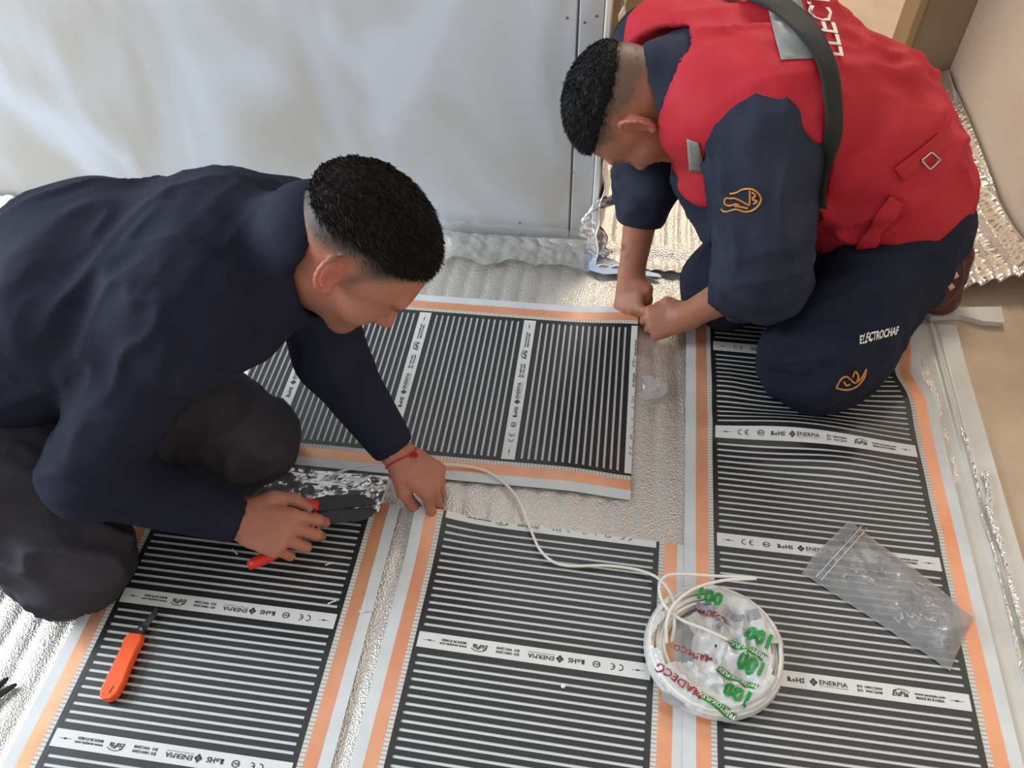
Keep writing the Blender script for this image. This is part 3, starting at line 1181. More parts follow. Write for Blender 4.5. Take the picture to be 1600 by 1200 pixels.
def hair_mesh(name, c, f, u, s, thick, line, m, parent, h=0.0035, blades=9000, blen=0.008, lay=(0, 0, 0), up=0.5):
    P, L, ax = head_prims(c, f, u, s)
    fld = Field(V(*c) - 0.16, V(*c) + 0.17, h)
    fld.add(P)
    X, Y, Z = fld.ax[0][:, None, None] - c[0], fld.ax[1][None, :, None] - c[1], fld.ax[2][None, None, :] - c[2]
    lf = X * f[0] + Y * f[1] + Z * f[2]; lu = X * u[0] + Y * u[1] + Z * u[2]; ls = X * s[0] + Y * s[1] + Z * s[2]
    ln = np.interp(lf, line[0], line[1]) + 0.10 * np.maximum(0.03 - np.abs(ls), 0) * (lf > 0.05)
    t = -0.0042 + (thick + 0.0042) * sstep(-0.004, 0.034, lu - ln)
    fld.F = (fld.F - t).astype(np.float32)
    # drop everything well below the hair line so no hidden shell is left inside the head
    fld.F = np.maximum(fld.F, (ln - 0.050 - lu).astype(np.float32))
    Vt, Fc = fld.mesh()
    Vt = relax(Vt, Fc, 3)
    N = vnormals(Vt, Fc)
    Vt = Vt + N * ((vnoise(Vt * 160, 3) - 0.5) * 0.003)[:, None]
    # short hair blades
    Q = Vt - V(*c)
    lu = Q @ u; lf = Q @ f
    pr = sstep(-0.036, 0.020, lu - np.interp(lf, line[0], line[1])) * np.maximum(sstep(0.030, 0.0, lf), (lu > np.interp(lf, line[0], line[1]) + 0.012))
    pick = rng.choice(len(Vt), blades, p=pr / pr.sum())
    base = Vt[pick] + rng.normal(0, 0.0015, (blades, 3))
    dirn = N[pick] * (up + 0.35 * (1 - pr[pick]))[:, None] + np.asarray(lay)[None] + rng.normal(0, 0.22, (blades, 3))
    dirn /= np.linalg.norm(dirn, axis=1, keepdims=True)
    side = np.cross(dirn, rng.normal(0, 1, (blades, 3))); side /= np.linalg.norm(side, axis=1, keepdims=True)
    ln_ = blen * (0.6 + 0.6 * rng.random(blades))[:, None]
    w = 0.0007
    tri = np.concatenate([base - side * w - dirn * 0.002, base + side * w - dirn * 0.002, base + dirn * ln_ + side * w * 0.2, base + dirn * ln_ - side * w * 0.2])
    n0 = len(Vt)
    k = np.arange(blades)
    bf = np.stack([n0 + k, n0 + blades + k, n0 + 2 * blades + k, n0 + 3 * blades + k], 1)
    me = fast_mesh(name, np.vstack([Vt, tri]), np.vstack([Fc, bf]))
    return link(name, me, m, parent)


# ------------------------------------------------------------------ the man on the left
p1 = empty('person')
tag(p1, 'man in dark navy sweater kneeling on the left, gripping red-handled cutters', 'person')
H1 = V(-0.357, 0.838, 0.527)
f1, u1, s1 = frame((0.56, -0.22, -0.80), (0.80, 0.06, 0.58))
A = dict(Rsho=V(-0.610, 0.730, 0.455), Relb=V(-0.768, 0.598, 0.225), Rwri=V(-0.575, 0.620, 0.110),
         Lsho=V(-0.520, 0.985, 0.430), Lelb=V(-0.462, 0.880, 0.235), Lwri=V(-0.342, 0.792, 0.095),
         neck=V(-0.455, 0.860, 0.480), chest=V(-0.580, 0.850, 0.450), mid=V(-0.790, 0.825, 0.440), pel=V(-1.030, 0.780, 0.335),
         Rhip=V(-1.070, 0.700, 0.340), Lhip=V(-0.980, 0.870, 0.330), Rkne=V(-0.842, 0.535, 0.075), Lkne=V(-0.632, 0.800, 0.080),
         Rank=V(-1.230, 0.610, 0.060), Lank=V(-1.000, 0.900, 0.060))
side1 = nrm(A['Lsho'] - A['Rsho'])

# body (skin): one continuous surface
fld = Field((-1.32, 0.42, 0.0), (-0.17, 1.10, 0.68), 0.0032)
P, L1, ax1 = head_prims(H1, f1, u1, s1)
fld.add(P)
fld.add([cone(L1(-0.030, -0.035), 0.056, A['neck'] + V(0.01, 0, -0.005), 0.060, 0.03),
         fcap(A['neck'], (0.07, 0.06), A['chest'], (0.15, 0.085), side1, 0.04),
         fcap(A['chest'], (0.15, 0.09), A['mid'], (0.13, 0.085), side1, 0.04),
         fcap(A['mid'], (0.13, 0.085), A['pel'], (0.13, 0.09), side1, 0.04)])
fld.add(chain([A['Rsho'], A['Relb'], A['Rwri']], [0.048, 0.038, 0.026], 0.03))
fld.add(chain([A['Lsho'], A['Lelb'], A['Lwri']], [0.048, 0.038, 0.026], 0.03))
fld.add(chain([A['Rhip'], A['Rkne'], A['Rank']], [0.07, 0.045, 0.03], 0.03))
fld.add(chain([A['Lhip'], A['Lkne'], A['Lank']], [0.07, 0.045, 0.03], 0.03))
head_details(fld, L1, ax1, f1, u1, s1, 0.5)
hand(fld, A['Lwri'], (0.74, -0.30, -0.42), (0.62, -0.10, 0.78), False,
     [(48, 42, 22), (52, 50, 25), (55, 55, 30), (58, 55, 30)], [(0.050, 0.040, -0.022), (0.078, 0.036, -0.044), (0.098, 0.026, -0.058)], scale=1.0)
hand(fld, A['Rwri'], (0.93, -0.04, -0.22), (0.12, -0.40, 0.90), True,
     [(26, 44, 30), (34, 50, 34), (42, 54, 36), (50, 58, 38)], [(0.044, 0.046, -0.006), (0.074, 0.054, -0.014), (0.100, 0.048, -0.022)], scale=1.05)

skin1 = np.array(s2l((172, 112, 90)))
stub1 = np.array(s2l((92, 74, 62)))
line1 = ([-0.13, -0.09, -0.04, 0.0, 0.03, 0.055, 0.075, 0.10], [-0.040, -0.030, -0.008, 0.030, 0.022, 0.056, 0.070, 0.066])
thick1 = ([-0.13, -0.09, -0.04, 0.0, 0.03, 0.055, 0.075, 0.10], [0.000, 0.010, 0.030, 0.050, 0.048, 0.058, 0.064, 0.060])


def paint1(Vt):
    Q = Vt - H1
    lf, lu, ls = Q @ f1, Q @ u1, Q @ s1
    near = np.linalg.norm(Q, axis=1) < 0.19
    c = np.tile(skin1, (len(Vt), 1))
    n = vnoise(Vt * 55, 1)
    c = c * (0.90 + 0.2 * n)[:, None]
    hd = sstep(-0.010, 0.034, lu - np.interp(lf, *line1) + 0.012 * (n - 0.5)) * near
    sb = np.exp(-((lf - 0.020) / 0.010) ** 2 - ((lu - 0.014) / 0.020) ** 2) * near * (np.abs(ls) > 0.05)
    hd = np.clip(hd + 0.9 * sb, 0, 1)
    beard = sstep(-0.035, -0.085, lu) * sstep(0.0, 0.03, lf) * near * 0.30
    ear = np.exp(-((lf + 0.004) / 0.022) ** 2 - ((lu + 0.004) / 0.034) ** 2) * sstep(0.066, 0.074, np.abs(ls)) * near
    c = mixc(c, np.array(s2l((190, 96, 78)))[None], ear * 0.6)
    lips = np.exp(-((lu + 0.068) / 0.008) ** 2 - ((ls) / 0.02) ** 2) * sstep(0.085, 0.095, lf) * near
    c = mixc(c, np.array(s2l((160, 80, 70)))[None], lips * 0.7)
    brow = np.exp(-((lu - 0.022) / 0.006) ** 2 - ((np.abs(ls) - 0.034) / 0.018) ** 2) * sstep(0.075, 0.085, lf) * near
    c = mixc(c, np.array(s2l((50, 38, 32)))[None], brow)
    c = mixc(c, stub1[None] * 0.9, np.clip(beard, 0, 1))
    dk = sstep(-0.030, 0.012, lu - np.interp(lf, *thick1)) * near
    c = mixc(c, stub1[None], np.clip(hd, 0, 1) * 0.92)
    c = mixc(c, np.array(s2l((36, 29, 25)))[None], np.clip(dk, 0, 1) * np.clip(hd, 0, 1))
    # lower torso and legs never show; hands a touch redder
    return c


body_mesh('body', fld, p1, M['skin1'], paint1)
hair_mesh('hair', H1, f1, u1, s1, 0.0065, thick1, M['hair1'], p1, blades=22000, blen=0.0070, lay=tuple(0.9 * f1 - 0.1 * u1), up=0.30)

# sweater
fld = Field((-1.18, 0.46, 0.04), (-0.28, 1.14, 0.68), 0.006)
tors = [fcap(A['neck'] + V(-0.02, 0, -0.02), (0.105, 0.075), A['chest'], (0.195, 0.118), side1, 0.05),
        fcap(A['chest'], (0.195, 0.120), A['mid'], (0.172, 0.125), side1, 0.05),
        fcap(A['mid'], (0.172, 0.125), A['pel'] + V(0.04, 0, 0.02), (0.165, 0.130), side1, 0.05)]
fld.add(tors)
fld.add([fcap(A['chest'] + V(-0.06, -0.02, -0.05), (0.14, 0.09), A['pel'] + V(0.08, -0.02, -0.05), (0.15, 0.10), side1, 0.05)])
fld.add(chain([A['Rsho'] + V(0.03, 0.05, 0.0), A['Rsho']], [0.085, 0.083], 0.05))
fld.add(chain([A['Rsho'], A['Relb'] + V(0, 0, 0.01)], [0.080, 0.062], 0.03))
fld.add(chain([A['Relb'] + V(0, 0, 0.01), A['Rwri'] + 0.012 * nrm(A['Relb'] - A['Rwri'])], [0.062, 0.041], 0.03))
fld.add(chain([A['Lsho'], A['Lelb']], [0.078, 0.056], 0.05))
fld.add(chain([A['Lelb'], A['Lwri'] + 0.028 * nrm(A['Lelb'] - A['Lwri'])], [0.056, 0.040], 0.03))
# collar
fld.add([cone(A['neck'] + V(-0.015, 0.0, 0.0), 0.088, L1(-0.046, -0.040), 0.073, 0.03)])
fld.sub([cone(L1(-0.02, -0.025), 0.061, A['neck'] + V(0.02, 0, 0), 0.052, 0.01)], k=0.006)
fld.sub([ell(L1(0.02, -0.01), ax1, (0.105, 0.115, 0.082), 0.01)], k=0.006)
# cuffs end cleanly
for e, w, d in (('Relb', 'Rwri', 0.002), ('Lelb', 'Lwri', 0.020)):
    n = nrm(A[w] - A[e]); q = A[w] - n * d
    fld.sub([cone(q + n * 0.062, 0.060, q + n * 0.09, 0.060, 0.002)], k=0.004)
fold1 = [(A['Rsho'], 0.16, A['Relb'] - A['Rsho'], 26, 9, 0.012, 1),
         (A['Relb'], 0.12, np.cross(A['Relb'] - A['Rsho'], (0, 1, 0.3)), 30, 10, 0.012, 2),
         (A['mid'], 0.26, (0.5, 0.75, 0.3), 20, 5, 0.012, 3),
         (A['chest'] + V(0.02, 0.08, 0.08), 0.14, (0.9, -0.3, 0.1), 24, 6, 0.010, 4),
         (A['Lelb'], 0.14, A['Lwri'] - A['Lelb'], 24, 9, 0.007, 5),
         (A['pel'], 0.20, (0.2, 0.9, -0.2), 24, 6, 0.010, 6)]
sweater, sv, sf = sdf_object('sweater', fld, M['sweater'], p1, fold1)
sweater['label'] = 'dark navy knitted sweater'

# trousers
fld = Field((-1.36, 0.40, -0.003), (-0.46, 1.08, 0.52), 0.007)
fld.add([fcap(A['pel'] + V(-0.02, 0, 0), (0.165, 0.135), A['pel'] + V(0.08, 0.0, 0.03), (0.155, 0.12), side1, 0.04)])
fld.add(chain([A['Rhip'], A['Rkne']], [0.120, 0.085], 0.05))
fld.add([cone(V(-0.94, 0.73, 0.20), 0.12, V(-0.82, 0.70, 0.15), 0.09, 0.05)])
fld.add(chain([A['Rkne'] + V(0.005, 0, -0.012), A['Rank']], [0.078, 0.058], 0.04))
fld.add(chain([A['Lhip'], A['Lkne']], [0.115, 0.086], 0.05))
fld.add(chain([A['Lkne'] + V(0, 0, -0.010), A['Lank']], [0.078, 0.058], 0.04))
fld.cut((0, 0, 0.002), (0, 0, -1))
fold1 = [(A['Rkne'], 0.20, (0.5, 0.2, -0.6), 24, 6, 0.022, 11), ((A['Rkne'] + A['Rhip']) / 2, 0.16, (0.75, -0.4, 0.2), 26, 7, 0.020, 12),
         (A['Lkne'], 0.18, (0.2, 0.9, 0.1), 22, 7, 0.018, 13)]
tr1, _, _ = sdf_object('trousers', fld, M['trousers1'], p1, fold1, extra=lambda q: np.stack([q[:, 0], q[:, 1], np.maximum(q[:, 2], 0.0068)], 1))
tr1['label'] = 'charcoal work trousers'

# red string bracelet with its knot
wr = A['Lwri'] + nrm(A['Lwri'] - A['Lelb']) * 0.006
ax = nrm(A['Lwri'] - A['Lelb'])
e1 = nrm(np.cross(ax, (0, 0, 1))); e2 = np.cross(ax, e1)
ringp = [wr + 0.0315 * (math.cos(t) * e1 + math.sin(t) * e2) + ax * 0.004 * math.sin(2 * t) for t in np.linspace(0, 2 * math.pi, 28, endpoint=False)]
br = tube('bracelet', ringp, 0.0016, M['red_string'], p1, 6, closed=True)
br['label'] = 'red knotted string bracelet'
kn = max(ringp, key=lambda q: q[0] + q[2] * 0.8)
vv, ff = [], []
for k in range(4):
    tip = kn + V(0.010 * math.cos(k * 1.7), -0.010 + 0.004 * k, 0.004 - 0.006 * k)
    v, f = tube_geo(spline([kn, (kn + tip) / 2 + V(0.004, 0, 0.004), tip], 6), [0.0030, 0.0032, 0.003, 0.0026, 0.002, 0.001], 6)
    b = len(vv); vv += v; ff += [tuple(i + b for i in g) for g in f]
mesh('knot', vv, ff, M['red_string'], br, True)

# ------------------------------------------------------------------ the man on the right
p2 = empty('person')
tag(p2, 'man in red vest kneeling on the right, bent over the corner of a mat', 'person')
H2 = V(0.010, 1.345, 0.470)
f2, u2, s2 = frame((-0.06, -0.10, -0.99), (-0.98, -0.12, 0.07))
B = dict(Lsho=V(0.225, 1.245, 0.500), Lelb=V(0.275, 1.160, 0.250), Lwri=V(0.166, 1.232, 0.066),
         Rsho=V(0.040, 1.520, 0.490), Relb=V(0.055, 1.405, 0.265), Rwri=V(0.044, 1.338, 0.075),
         neck=V(0.105, 1.368, 0.500), up=V(0.145, 1.385, 0.490), chest=V(0.265, 1.395, 0.475), waist=V(0.400, 1.390, 0.405), pel=V(0.490, 1.375, 0.305),
         Lhip=V(0.545, 1.300, 0.285), Rhip=V(0.435, 1.450, 0.285), Lkne=V(0.405, 1.110, 0.085), Rkne=V(0.245, 1.325, 0.085),
         Lank=V(0.640, 1.360, 0.085), Rank=V(0.520, 1.640, 0.065))
side2 = nrm(B['Rsho'] - B['Lsho'])

fld = Field((-0.17, 1.02, 0.0), (0.84, 1.74, 0.66), 0.0032)
P, L2, ax2 = head_prims(H2, f2, u2, s2)
fld.add(P)
fld.add([cone(L2(-0.030, -0.030), 0.058, B['neck'], 0.064, 0.03),
         fcap(B['neck'], (0.07, 0.06), B['up'], (0.14, 0.08), side2, 0.04),
         fcap(B['up'], (0.14, 0.08), B['chest'], (0.15, 0.095), side2, 0.04),
         fcap(B['chest'], (0.15, 0.095), B['waist'], (0.13, 0.09), side2, 0.04),
         fcap(B['waist'], (0.13, 0.09), B['pel'], (0.13, 0.09), side2, 0.04)])
fld.add(chain([B['Lsho'], B['Lelb'], B['Lwri']], [0.048, 0.041, 0.0275], 0.03))
fld.add(chain([B['Rsho'], B['Relb'], B['Rwri']], [0.048, 0.040, 0.0275], 0.03))
fld.add(chain([B['Lhip'], B['Lkne'], B['Lank']], [0.07, 0.045, 0.03], 0.03))
fld.add(chain([B['Rhip'], B['Rkne'], B['Rank']], [0.07, 0.045, 0.03], 0.03))
head_details(fld, L2, ax2, f2, u2, s2, 0.1)
hand(fld, B['Lwri'], (-0.90, -0.02, -0.34), (-0.12, -0.62, 0.78), False,
     [(52, 48, 25), (60, 62, 35), (64, 66, 38), (66, 66, 38)], [(0.040, 0.040, -0.006), (0.066, 0.036, -0.020), (0.090, 0.024, -0.036)], scale=0.92)
hand(fld, B['Rwri'], (0.04, -0.72, -0.64), (-0.55, -0.55, 0.62), True,
     [(50, 40, 20), (62, 50, 30), (66, 60, 35), (68, 62, 35)], [(0.036, 0.040, -0.010), (0.060, 0.036, -0.022), (0.080, 0.024, -0.036)], scale=0.92)

skin2 = np.array(s2l((162, 106, 82)))
stub2 = np.array(s2l((84, 66, 54)))
line2 = ([-0.13, -0.09, -0.04, 0.0, 0.03, 0.055, 0.10], [-0.030, -0.020, 0.000, 0.036, 0.020, 0.048, 0.058])
thick2 = ([-0.13, -0.09, -0.04, 0.0, 0.03, 0.055, 0.10], [0.028, 0.034, 0.042, 0.048, 0.050, 0.052, 0.056])


def paint2(Vt):
    Q = Vt - H2
    lf, lu, ls = Q @ f2, Q @ u2, Q @ s2
    near = np.linalg.norm(Q, axis=1) < 0.17
    n = vnoise(Vt * 55, 1)
    c = np.tile(skin2, (len(Vt), 1)) * (0.90 + 0.2 * n)[:, None]
    hd = sstep(-0.006, 0.030, lu - np.interp(lf, *line2) + 0.014 * (n - 0.5)) * near
    ear = np.exp(-((lf + 0.004) / 0.022) ** 2 - ((lu + 0.004) / 0.034) ** 2) * sstep(0.066, 0.074, np.abs(ls)) * near
    c = mixc(c, np.array(s2l((196, 110, 90)))[None], ear * 0.5)
    brow = np.exp(-((lu - 0.022) / 0.006) ** 2 - ((np.abs(ls) - 0.034) / 0.018) ** 2) * sstep(0.075, 0.085, lf) * near
    c = mixc(c, np.array(s2l((50, 38, 32)))[None], brow)
    c = mixc(c, stub2[None], np.clip(hd, 0, 1) * 0.85)
    # faded tattoo on the far forearm
    m_ = (B['Relb'] + 2.2 * B['Rwri']) / 3.2 + V(-0.028, -0.01, 0.01)
    t = np.exp(-(np.linalg.norm(Vt - m_, axis=1) / 0.026) ** 2) * sstep(0.45, 0.65, vnoise(Vt * 90, 4))
    c = mixc(c, np.array(s2l((70, 60, 62)))[None], t * 0.75)
    return c


body_mesh('body', fld, p2, M['skin2'], paint2)
hair_mesh('hair', H2, f2, u2, s2, 0.008, thick2, M['hair2'], p2, blades=16000, blen=0.0065, lay=tuple(0.7 * f2), up=0.35)

# jacket (navy sweatshirt under the vest)
fld = Field((-0.10, 1.00, 0.06), (0.74, 1.68, 0.68), 0.006)
tors2 = [fcap(B['neck'] + V(0.025, 0.01, -0.01), (0.105, 0.080), B['up'], (0.175, 0.105), side2, 0.05),
         fcap(B['up'], (0.175, 0.105), B['chest'], (0.190, 0.128), side2, 0.05),
         fcap(B['chest'], (0.190, 0.130), B['waist'], (0.182, 0.135), side2, 0.05),
         fcap(B['waist'], (0.182, 0.135), B['pel'], (0.175, 0.140), side2, 0.05)]
fld.add(tors2)
fld.add([cone((0.15, 1.32, 0.35), 0.055, (0.205, 1.29, 0.26), 0.045, 0.03)])
armL = chain([B['Lsho'], B['Lelb']], [0.094, 0.078], 0.04)
fld.add(armL)
cuffL = B['Lelb'] + (B['Lwri'] - B['Lelb']) * 0.30
fld.add(chain([B['Lelb'], cuffL], [0.072, 0.056], 0.03))
armR = chain([B['Rsho'], B['Relb']], [0.082, 0.062], 0.04)
fld.add(armR)
cuffR = B['Relb'] + (B['Rwri'] - B['Relb']) * 0.30
fld.add(chain([B['Relb'], cuffR], [0.060, 0.050], 0.03))
fld.add([cone(B['neck'] + V(0.03, 0.0, 0.0), 0.097, L2(-0.040, -0.050), 0.080, 0.03)])
fld.sub([cone(L2(-0.02, -0.01), 0.064, B['neck'] + V(0.0, 0, 0), 0.054, 0.01)], k=0.006)
fld.sub([ell(L2(0.015, 0.005), ax2, (0.115, 0.095, 0.090), 0.01)], k=0.006)
for e, w, c in (('Lelb', 'Lwri', cuffL), ('Relb', 'Rwri', cuffR)):
    n = nrm(B[w] - B[e])
    fld.sub([cone(c + n * 0.085, 0.070, c + n * 0.11, 0.070, 0.002)], k=0.004)
fold2 = [((B['Lsho'] + B['Lelb']) / 2, 0.16, B['Lelb'] - B['Lsho'], 24, 7, 0.017, 21), (B['Lelb'], 0.12, (0.9, 0.2, 0.2), 26, 8, 0.020, 22),
         (B['Relb'], 0.12, (0.9, 0.1, 0.3), 28, 9, 0.016, 23)]
jacket, jv, jf = sdf_object('sweatshirt', fld, M['jacket'], p2, fold2)
jacket['label'] = 'navy sweatshirt with pushed-up sleeves'

# vest
fld = Field((-0.02, 1.14, 0.15), (0.80, 1.66, 0.70), 0.006)
fld.add(tors2, grow=0.016)
fld.add([cone(B['Lsho'] + V(0.0, 0.03, 0.02), 0.088, B['up'] + V(0.02, 0, 0), 0.10, 0.05), cone(B['Rsho'] + V(0.02, -0.03, 0.02), 0.088, B['up'] + V(0.02, 0, 0), 0.10, 0.05)])
fld.add([fcap((0.165, 1.305, 0.44), (0.080, 0.05), (0.138, 1.292, 0.350), (0.066, 0.03), side2, 0.03)])
dl = nrm(B['Lelb'] - B['Lsho'])
fld.sub([cone(B['Lsho'] + dl * 0.065 + V(0.0, -0.05, 0.0), 0.106, B['Lelb'] + V(0, -0.03, 0), 0.106, 0.02)], k=0.008)
dr = nrm(B['Relb'] - B['Rsho'])
fld.sub([cone(B['Rsho'] + dr * 0.05 + V(-0.02, 0.05, 0.0), 0.090, B['Relb'] + V(-0.03, 0, 0), 0.09, 0.02)], k=0.008)
fld.sub([cone(L2(-0.045, 0.02), 0.090, B['neck'] + V(0.000, 0, 0.012), 0.090, 0.01)], k=0.006)
fld.sub([ell(L2(0.015, 0.005), ax2, (0.118, 0.09, 0.09), 0.01)], k=0.006)
hem_n = nrm(V(0.55, -0.30, -0.78))
fld.cut(V(0.535, 1.300, 0.235), hem_n)
fold2 = [(B['waist'] + V(0.02, -0.08, 0.06), 0.20, (0.70, 0.28, 0.65), 20, 4.5, 0.028, 31), (B['chest'] + V(-0.05, -0.02, 0.1), 0.16, (0.9, -0.2, 0.25), 22, 6, 0.018, 32),
         (B['pel'] + V(0, -0.08, 0.03), 0.16, (0.75, 0.5, 0.4), 22, 5, 0.013, 33), (B['waist'] + V(-0.05, 0.06, 0.14), 0.2, (0.9, 0.25, -0.2), 18, 4, 0.018, 34)]
vest, vv2, vf2 = sdf_object('vest', fld, M['vest'], p2, fold2)
vest['label'] = 'red work vest with grey reflective patches'

# trousers
fld = Field((0.06, 0.98, -0.003), (0.84, 1.74, 0.50), 0.007)
fld.add([fcap(B['pel'] + V(0.01, 0, -0.02), (0.150, 0.118), B['waist'] + V(0.05, 0, -0.05), (0.150, 0.11), side2, 0.04)])
fld.add(chain([B['Lhip'] + V(0, -0.01, -0.01), B['Lkne'] + V(0.02, 0.02, 0.02), B['Lkne']], [0.112, 0.098, 0.082], 0.05))
fld.add(chain([B['Lkne'] + V(-0.01, 0.01, -0.012), B['Lank']], [0.072, 0.056], 0.05))
fld.add(chain([B['Rhip'], B['Rkne']], [0.125, 0.088], 0.05))
fld.add(chain([B['Rkne'] + V(0.0, 0, -0.012), B['Rank']], [0.078, 0.062], 0.05))
fold2 = [(B['Lkne'], 0.16, (0.75, 0.1, 0.6), 20, 6, 0.020, 41), ((B['Lkne'] + B['Lhip']) / 2, 0.18, (0.8, -0.3, 0.4), 22, 5, 0.020, 42), (B['Rkne'], 0.16, (0.2, 0.8, 0.5), 20, 6, 0.012, 43)]
tr2, tv2, tf2 = sdf_object('trousers', fld, M['trousers2'], p2, fold2, extra=lambda q: np.stack([q[:, 0], q[:, 1], np.maximum(q[:, 2], 0.0075)], 1))
tr2['label'] = 'dark navy work trousers'

# decals and fittings on the right man's clothing
vs = Surface(vv2, vf2)
js = Surface(jv, jf)
ts = Surface(tv2, tf2)
lay_strip(vs, 'reflective_patch', [(1196, -6), (1206, 40), (1220, 95)], [(1248, -6), (1266, 40), (1296, 92)], M['reflect'], vest, 16, 7, 0.0022)
lay_strip(vs, 'reflective_patch', [(1074, 216), (1076, 240), (1078, 266)], [(1092, 222), (1097, 244), (1100, 270)], M['reflect'], vest, 10, 5, 0.0022)
lt = lay_text(vs, 'chest_lettering', 'ELECT', (1314, 95), (-8.6, -36.5), (-36, -4), M['white_print'], vest, 0.0065, bold=0.012)
lt.name = 'back_lettering'
lt['label'] = 'white printed lettering on the back of the vest'
st = lay_strip(vs, 'bag_strap', [(1118, -4), (1150, 4), (1184, 14), (1232, 45), (1268, 95), (1283, 150), (1284, 210), (1278, 262), (1268, 320)],
               [(1122, -26), (1156, -20), (1194, -10), (1252, 24), (1292, 80), (1307, 140), (1308, 200), (1300, 262), (1290, 320)], M['strap'], p2, 70, 6, 0.0125, 0.003, taut=8)
st['label'] = 'black webbing strap across the back'
# waist tab, its buckle and the hanging tab
lay_strip(vs, 'waist_tab', [(1396, 262), (1430, 236), (1466, 208)], [(1408, 282), (1442, 258), (1480, 228)], M['vest'], vest, 12, 5, 0.004, 0.003)
bk = [(1434, 248), (1449, 236), (1464, 249), (1448, 264)]
Pb = [vs.hit(x, y, 0.007) for x, y in bk]
Pb = [p for p in Pb if p is not None]
if len(Pb) == 4:
    loop = []
    for i in range(4):
        for t in (0.08, 0.5, 0.92):
            loop.append(Pb[i] + (Pb[(i + 1) % 4] - Pb[i]) * t)
    b_ = tube('buckle', loop, 0.0017, M['steel'], vest, 6, closed=True, up=-CF)
    b_['label'] = 'square metal strap buckle'
lay_strip(vs, 'hanging_tab', [(1338, 384), (1362, 346), (1390, 302)], [(1358, 400), (1386, 356), (1414, 318)], M['vest'], vest, 12, 5, 0.006, 0.004)
# bulb-like emblem on the sleeve, drawn as stitched lines
def em(pts, o, sx, sy):
    return [(o[0] + (x - 600) * sx, o[1] + (y - 560) * sy) for x, y in pts]


EMB = [([(540, 430), (620, 425), (700, 400), (800, 345), (920, 330), (1040, 350), (1140, 430), (1190, 530), (1170, 620), (1100, 720), (1000, 785), (880, 810), (780, 790), (690, 760), (600, 770), (500, 805), (420, 800), (370, 750)], 60),
       ([(960, 370), (962, 450), (960, 540), (955, 680)], 14),
       ([(955, 680), (860, 630), (760, 575), (660, 530), (560, 530), (470, 525), (435, 580), (440, 640), (500, 680), (580, 675), (660, 650), (740, 670)], 40),
       ([(1005, 400), (1080, 470), (1010, 540), (1110, 590), (1030, 650)], 14), ([(640, 690), (740, 700), (840, 720), (920, 740)], 12)]
e1 = lay_tube(js, 'sleeve_emblem', [(em(p, (1145, 312), 0.075, 0.075), n) for p, n in EMB], 0.0017, M['orange_thread'], jacket, 0.001)
e1['label'] = 'orange stitched emblem on the sleeve'
e2 = lay_tube(ts, 'knee_emblem', [([(1306, 606), (1313, 593), (1322, 588), (1330, 594), (1336, 598), (1346, 590), (1352, 578)], 24), ([(1306, 606), (1322, 609), (1338, 604), (1350, 590), (1353, 576)], 24),
                                  ([(1318, 596), (1322, 602), (1328, 600)], 8), ([(1332, 590), (1336, 580), (1341, 588), (1338, 598)], 10)], 0.0018, M['orange_thread'], tr2, 0.001)
e2['label'] = 'orange stitched emblem at the knee'
l2 = lay_text(ts, 'leg_lettering', 'ELECTROCHAF', (1342, 537), (8.6, -2.3), (2.0, -13.0), M['white_print'], tr2, 0.0036, bold=0.03)
l2['label'] = 'white lettering along the thigh'
# zip pull hanging at the open sweatshirt front
zp = PZ(1126, 372, 0.22)
zo = mesh('zip_pull', *box_geo((zp[0] - 0.003, zp[1] - 0.002, zp[2] - 0.013), (zp[0] + 0.003, zp[1] + 0.002, zp[2] + 0.013)), M['steel'], p2)
zo.modifiers.new('bevel', 'BEVEL').width = 0.0015

# shoe of the near leg, toe on the floor, sole towards the wall
fld = Field((0.56, 1.22, 0.0), (0.86, 1.62, 0.22), 0.004)
toe = PZ(1462, 458, 0.040); heel = PZ(1486, 400, 0.105)
sd = nrm(np.cross(toe - heel, (0.7, 0.7, 0)))
fld.add([fcap(toe, (0.046, 0.036), (toe + heel) / 2, (0.042, 0.038), sd, 0.02), fcap((toe + heel) / 2, (0.042, 0.040), heel, (0.040, 0.036), sd, 0.02),
         cone(heel + V(-0.03, -0.03, -0.02), 0.05, heel, 0.036, 0.03), ell(toe + V(0.006, 0.006, -0.012), ((1, 0, 0), (0, 1, 0), (0, 0, 1)), (0.05, 0.05, 0.03), 0.02)])
fld.cut((0, 0, 0.006), (0, 0, -1))
shoe, shv, shf = sdf_object('shoe', fld, M['shoe'], p2)
shoe['label'] = 'maroon leather shoe with cream patches'
ss = Surface(shv, shf)
for a, b in (([(1468, 398), (1474, 410), (1478, 420)], [(1474, 392), (1482, 402), (1480, 418)]), ([(1486, 428), (1490, 436)], [(1492, 422), (1498, 432)]), ([(1478, 442), (1484, 454)], [(1484, 438), (1492, 448)])):
    lay_strip(ss, 'shoe_patch', a, b, M['patch'], shoe, 6, 4, 0.001, 0.001)
sole_l = [(1500, 372), (1506, 400), (1508, 432), (1498, 458), (1476, 478), (1450, 488)]
lay_tube(ss, 'sole_rim', [([(x - 2, y - 1) for x, y in sole_l], 30)], 0.004, M['sole'], shoe, 0.0)

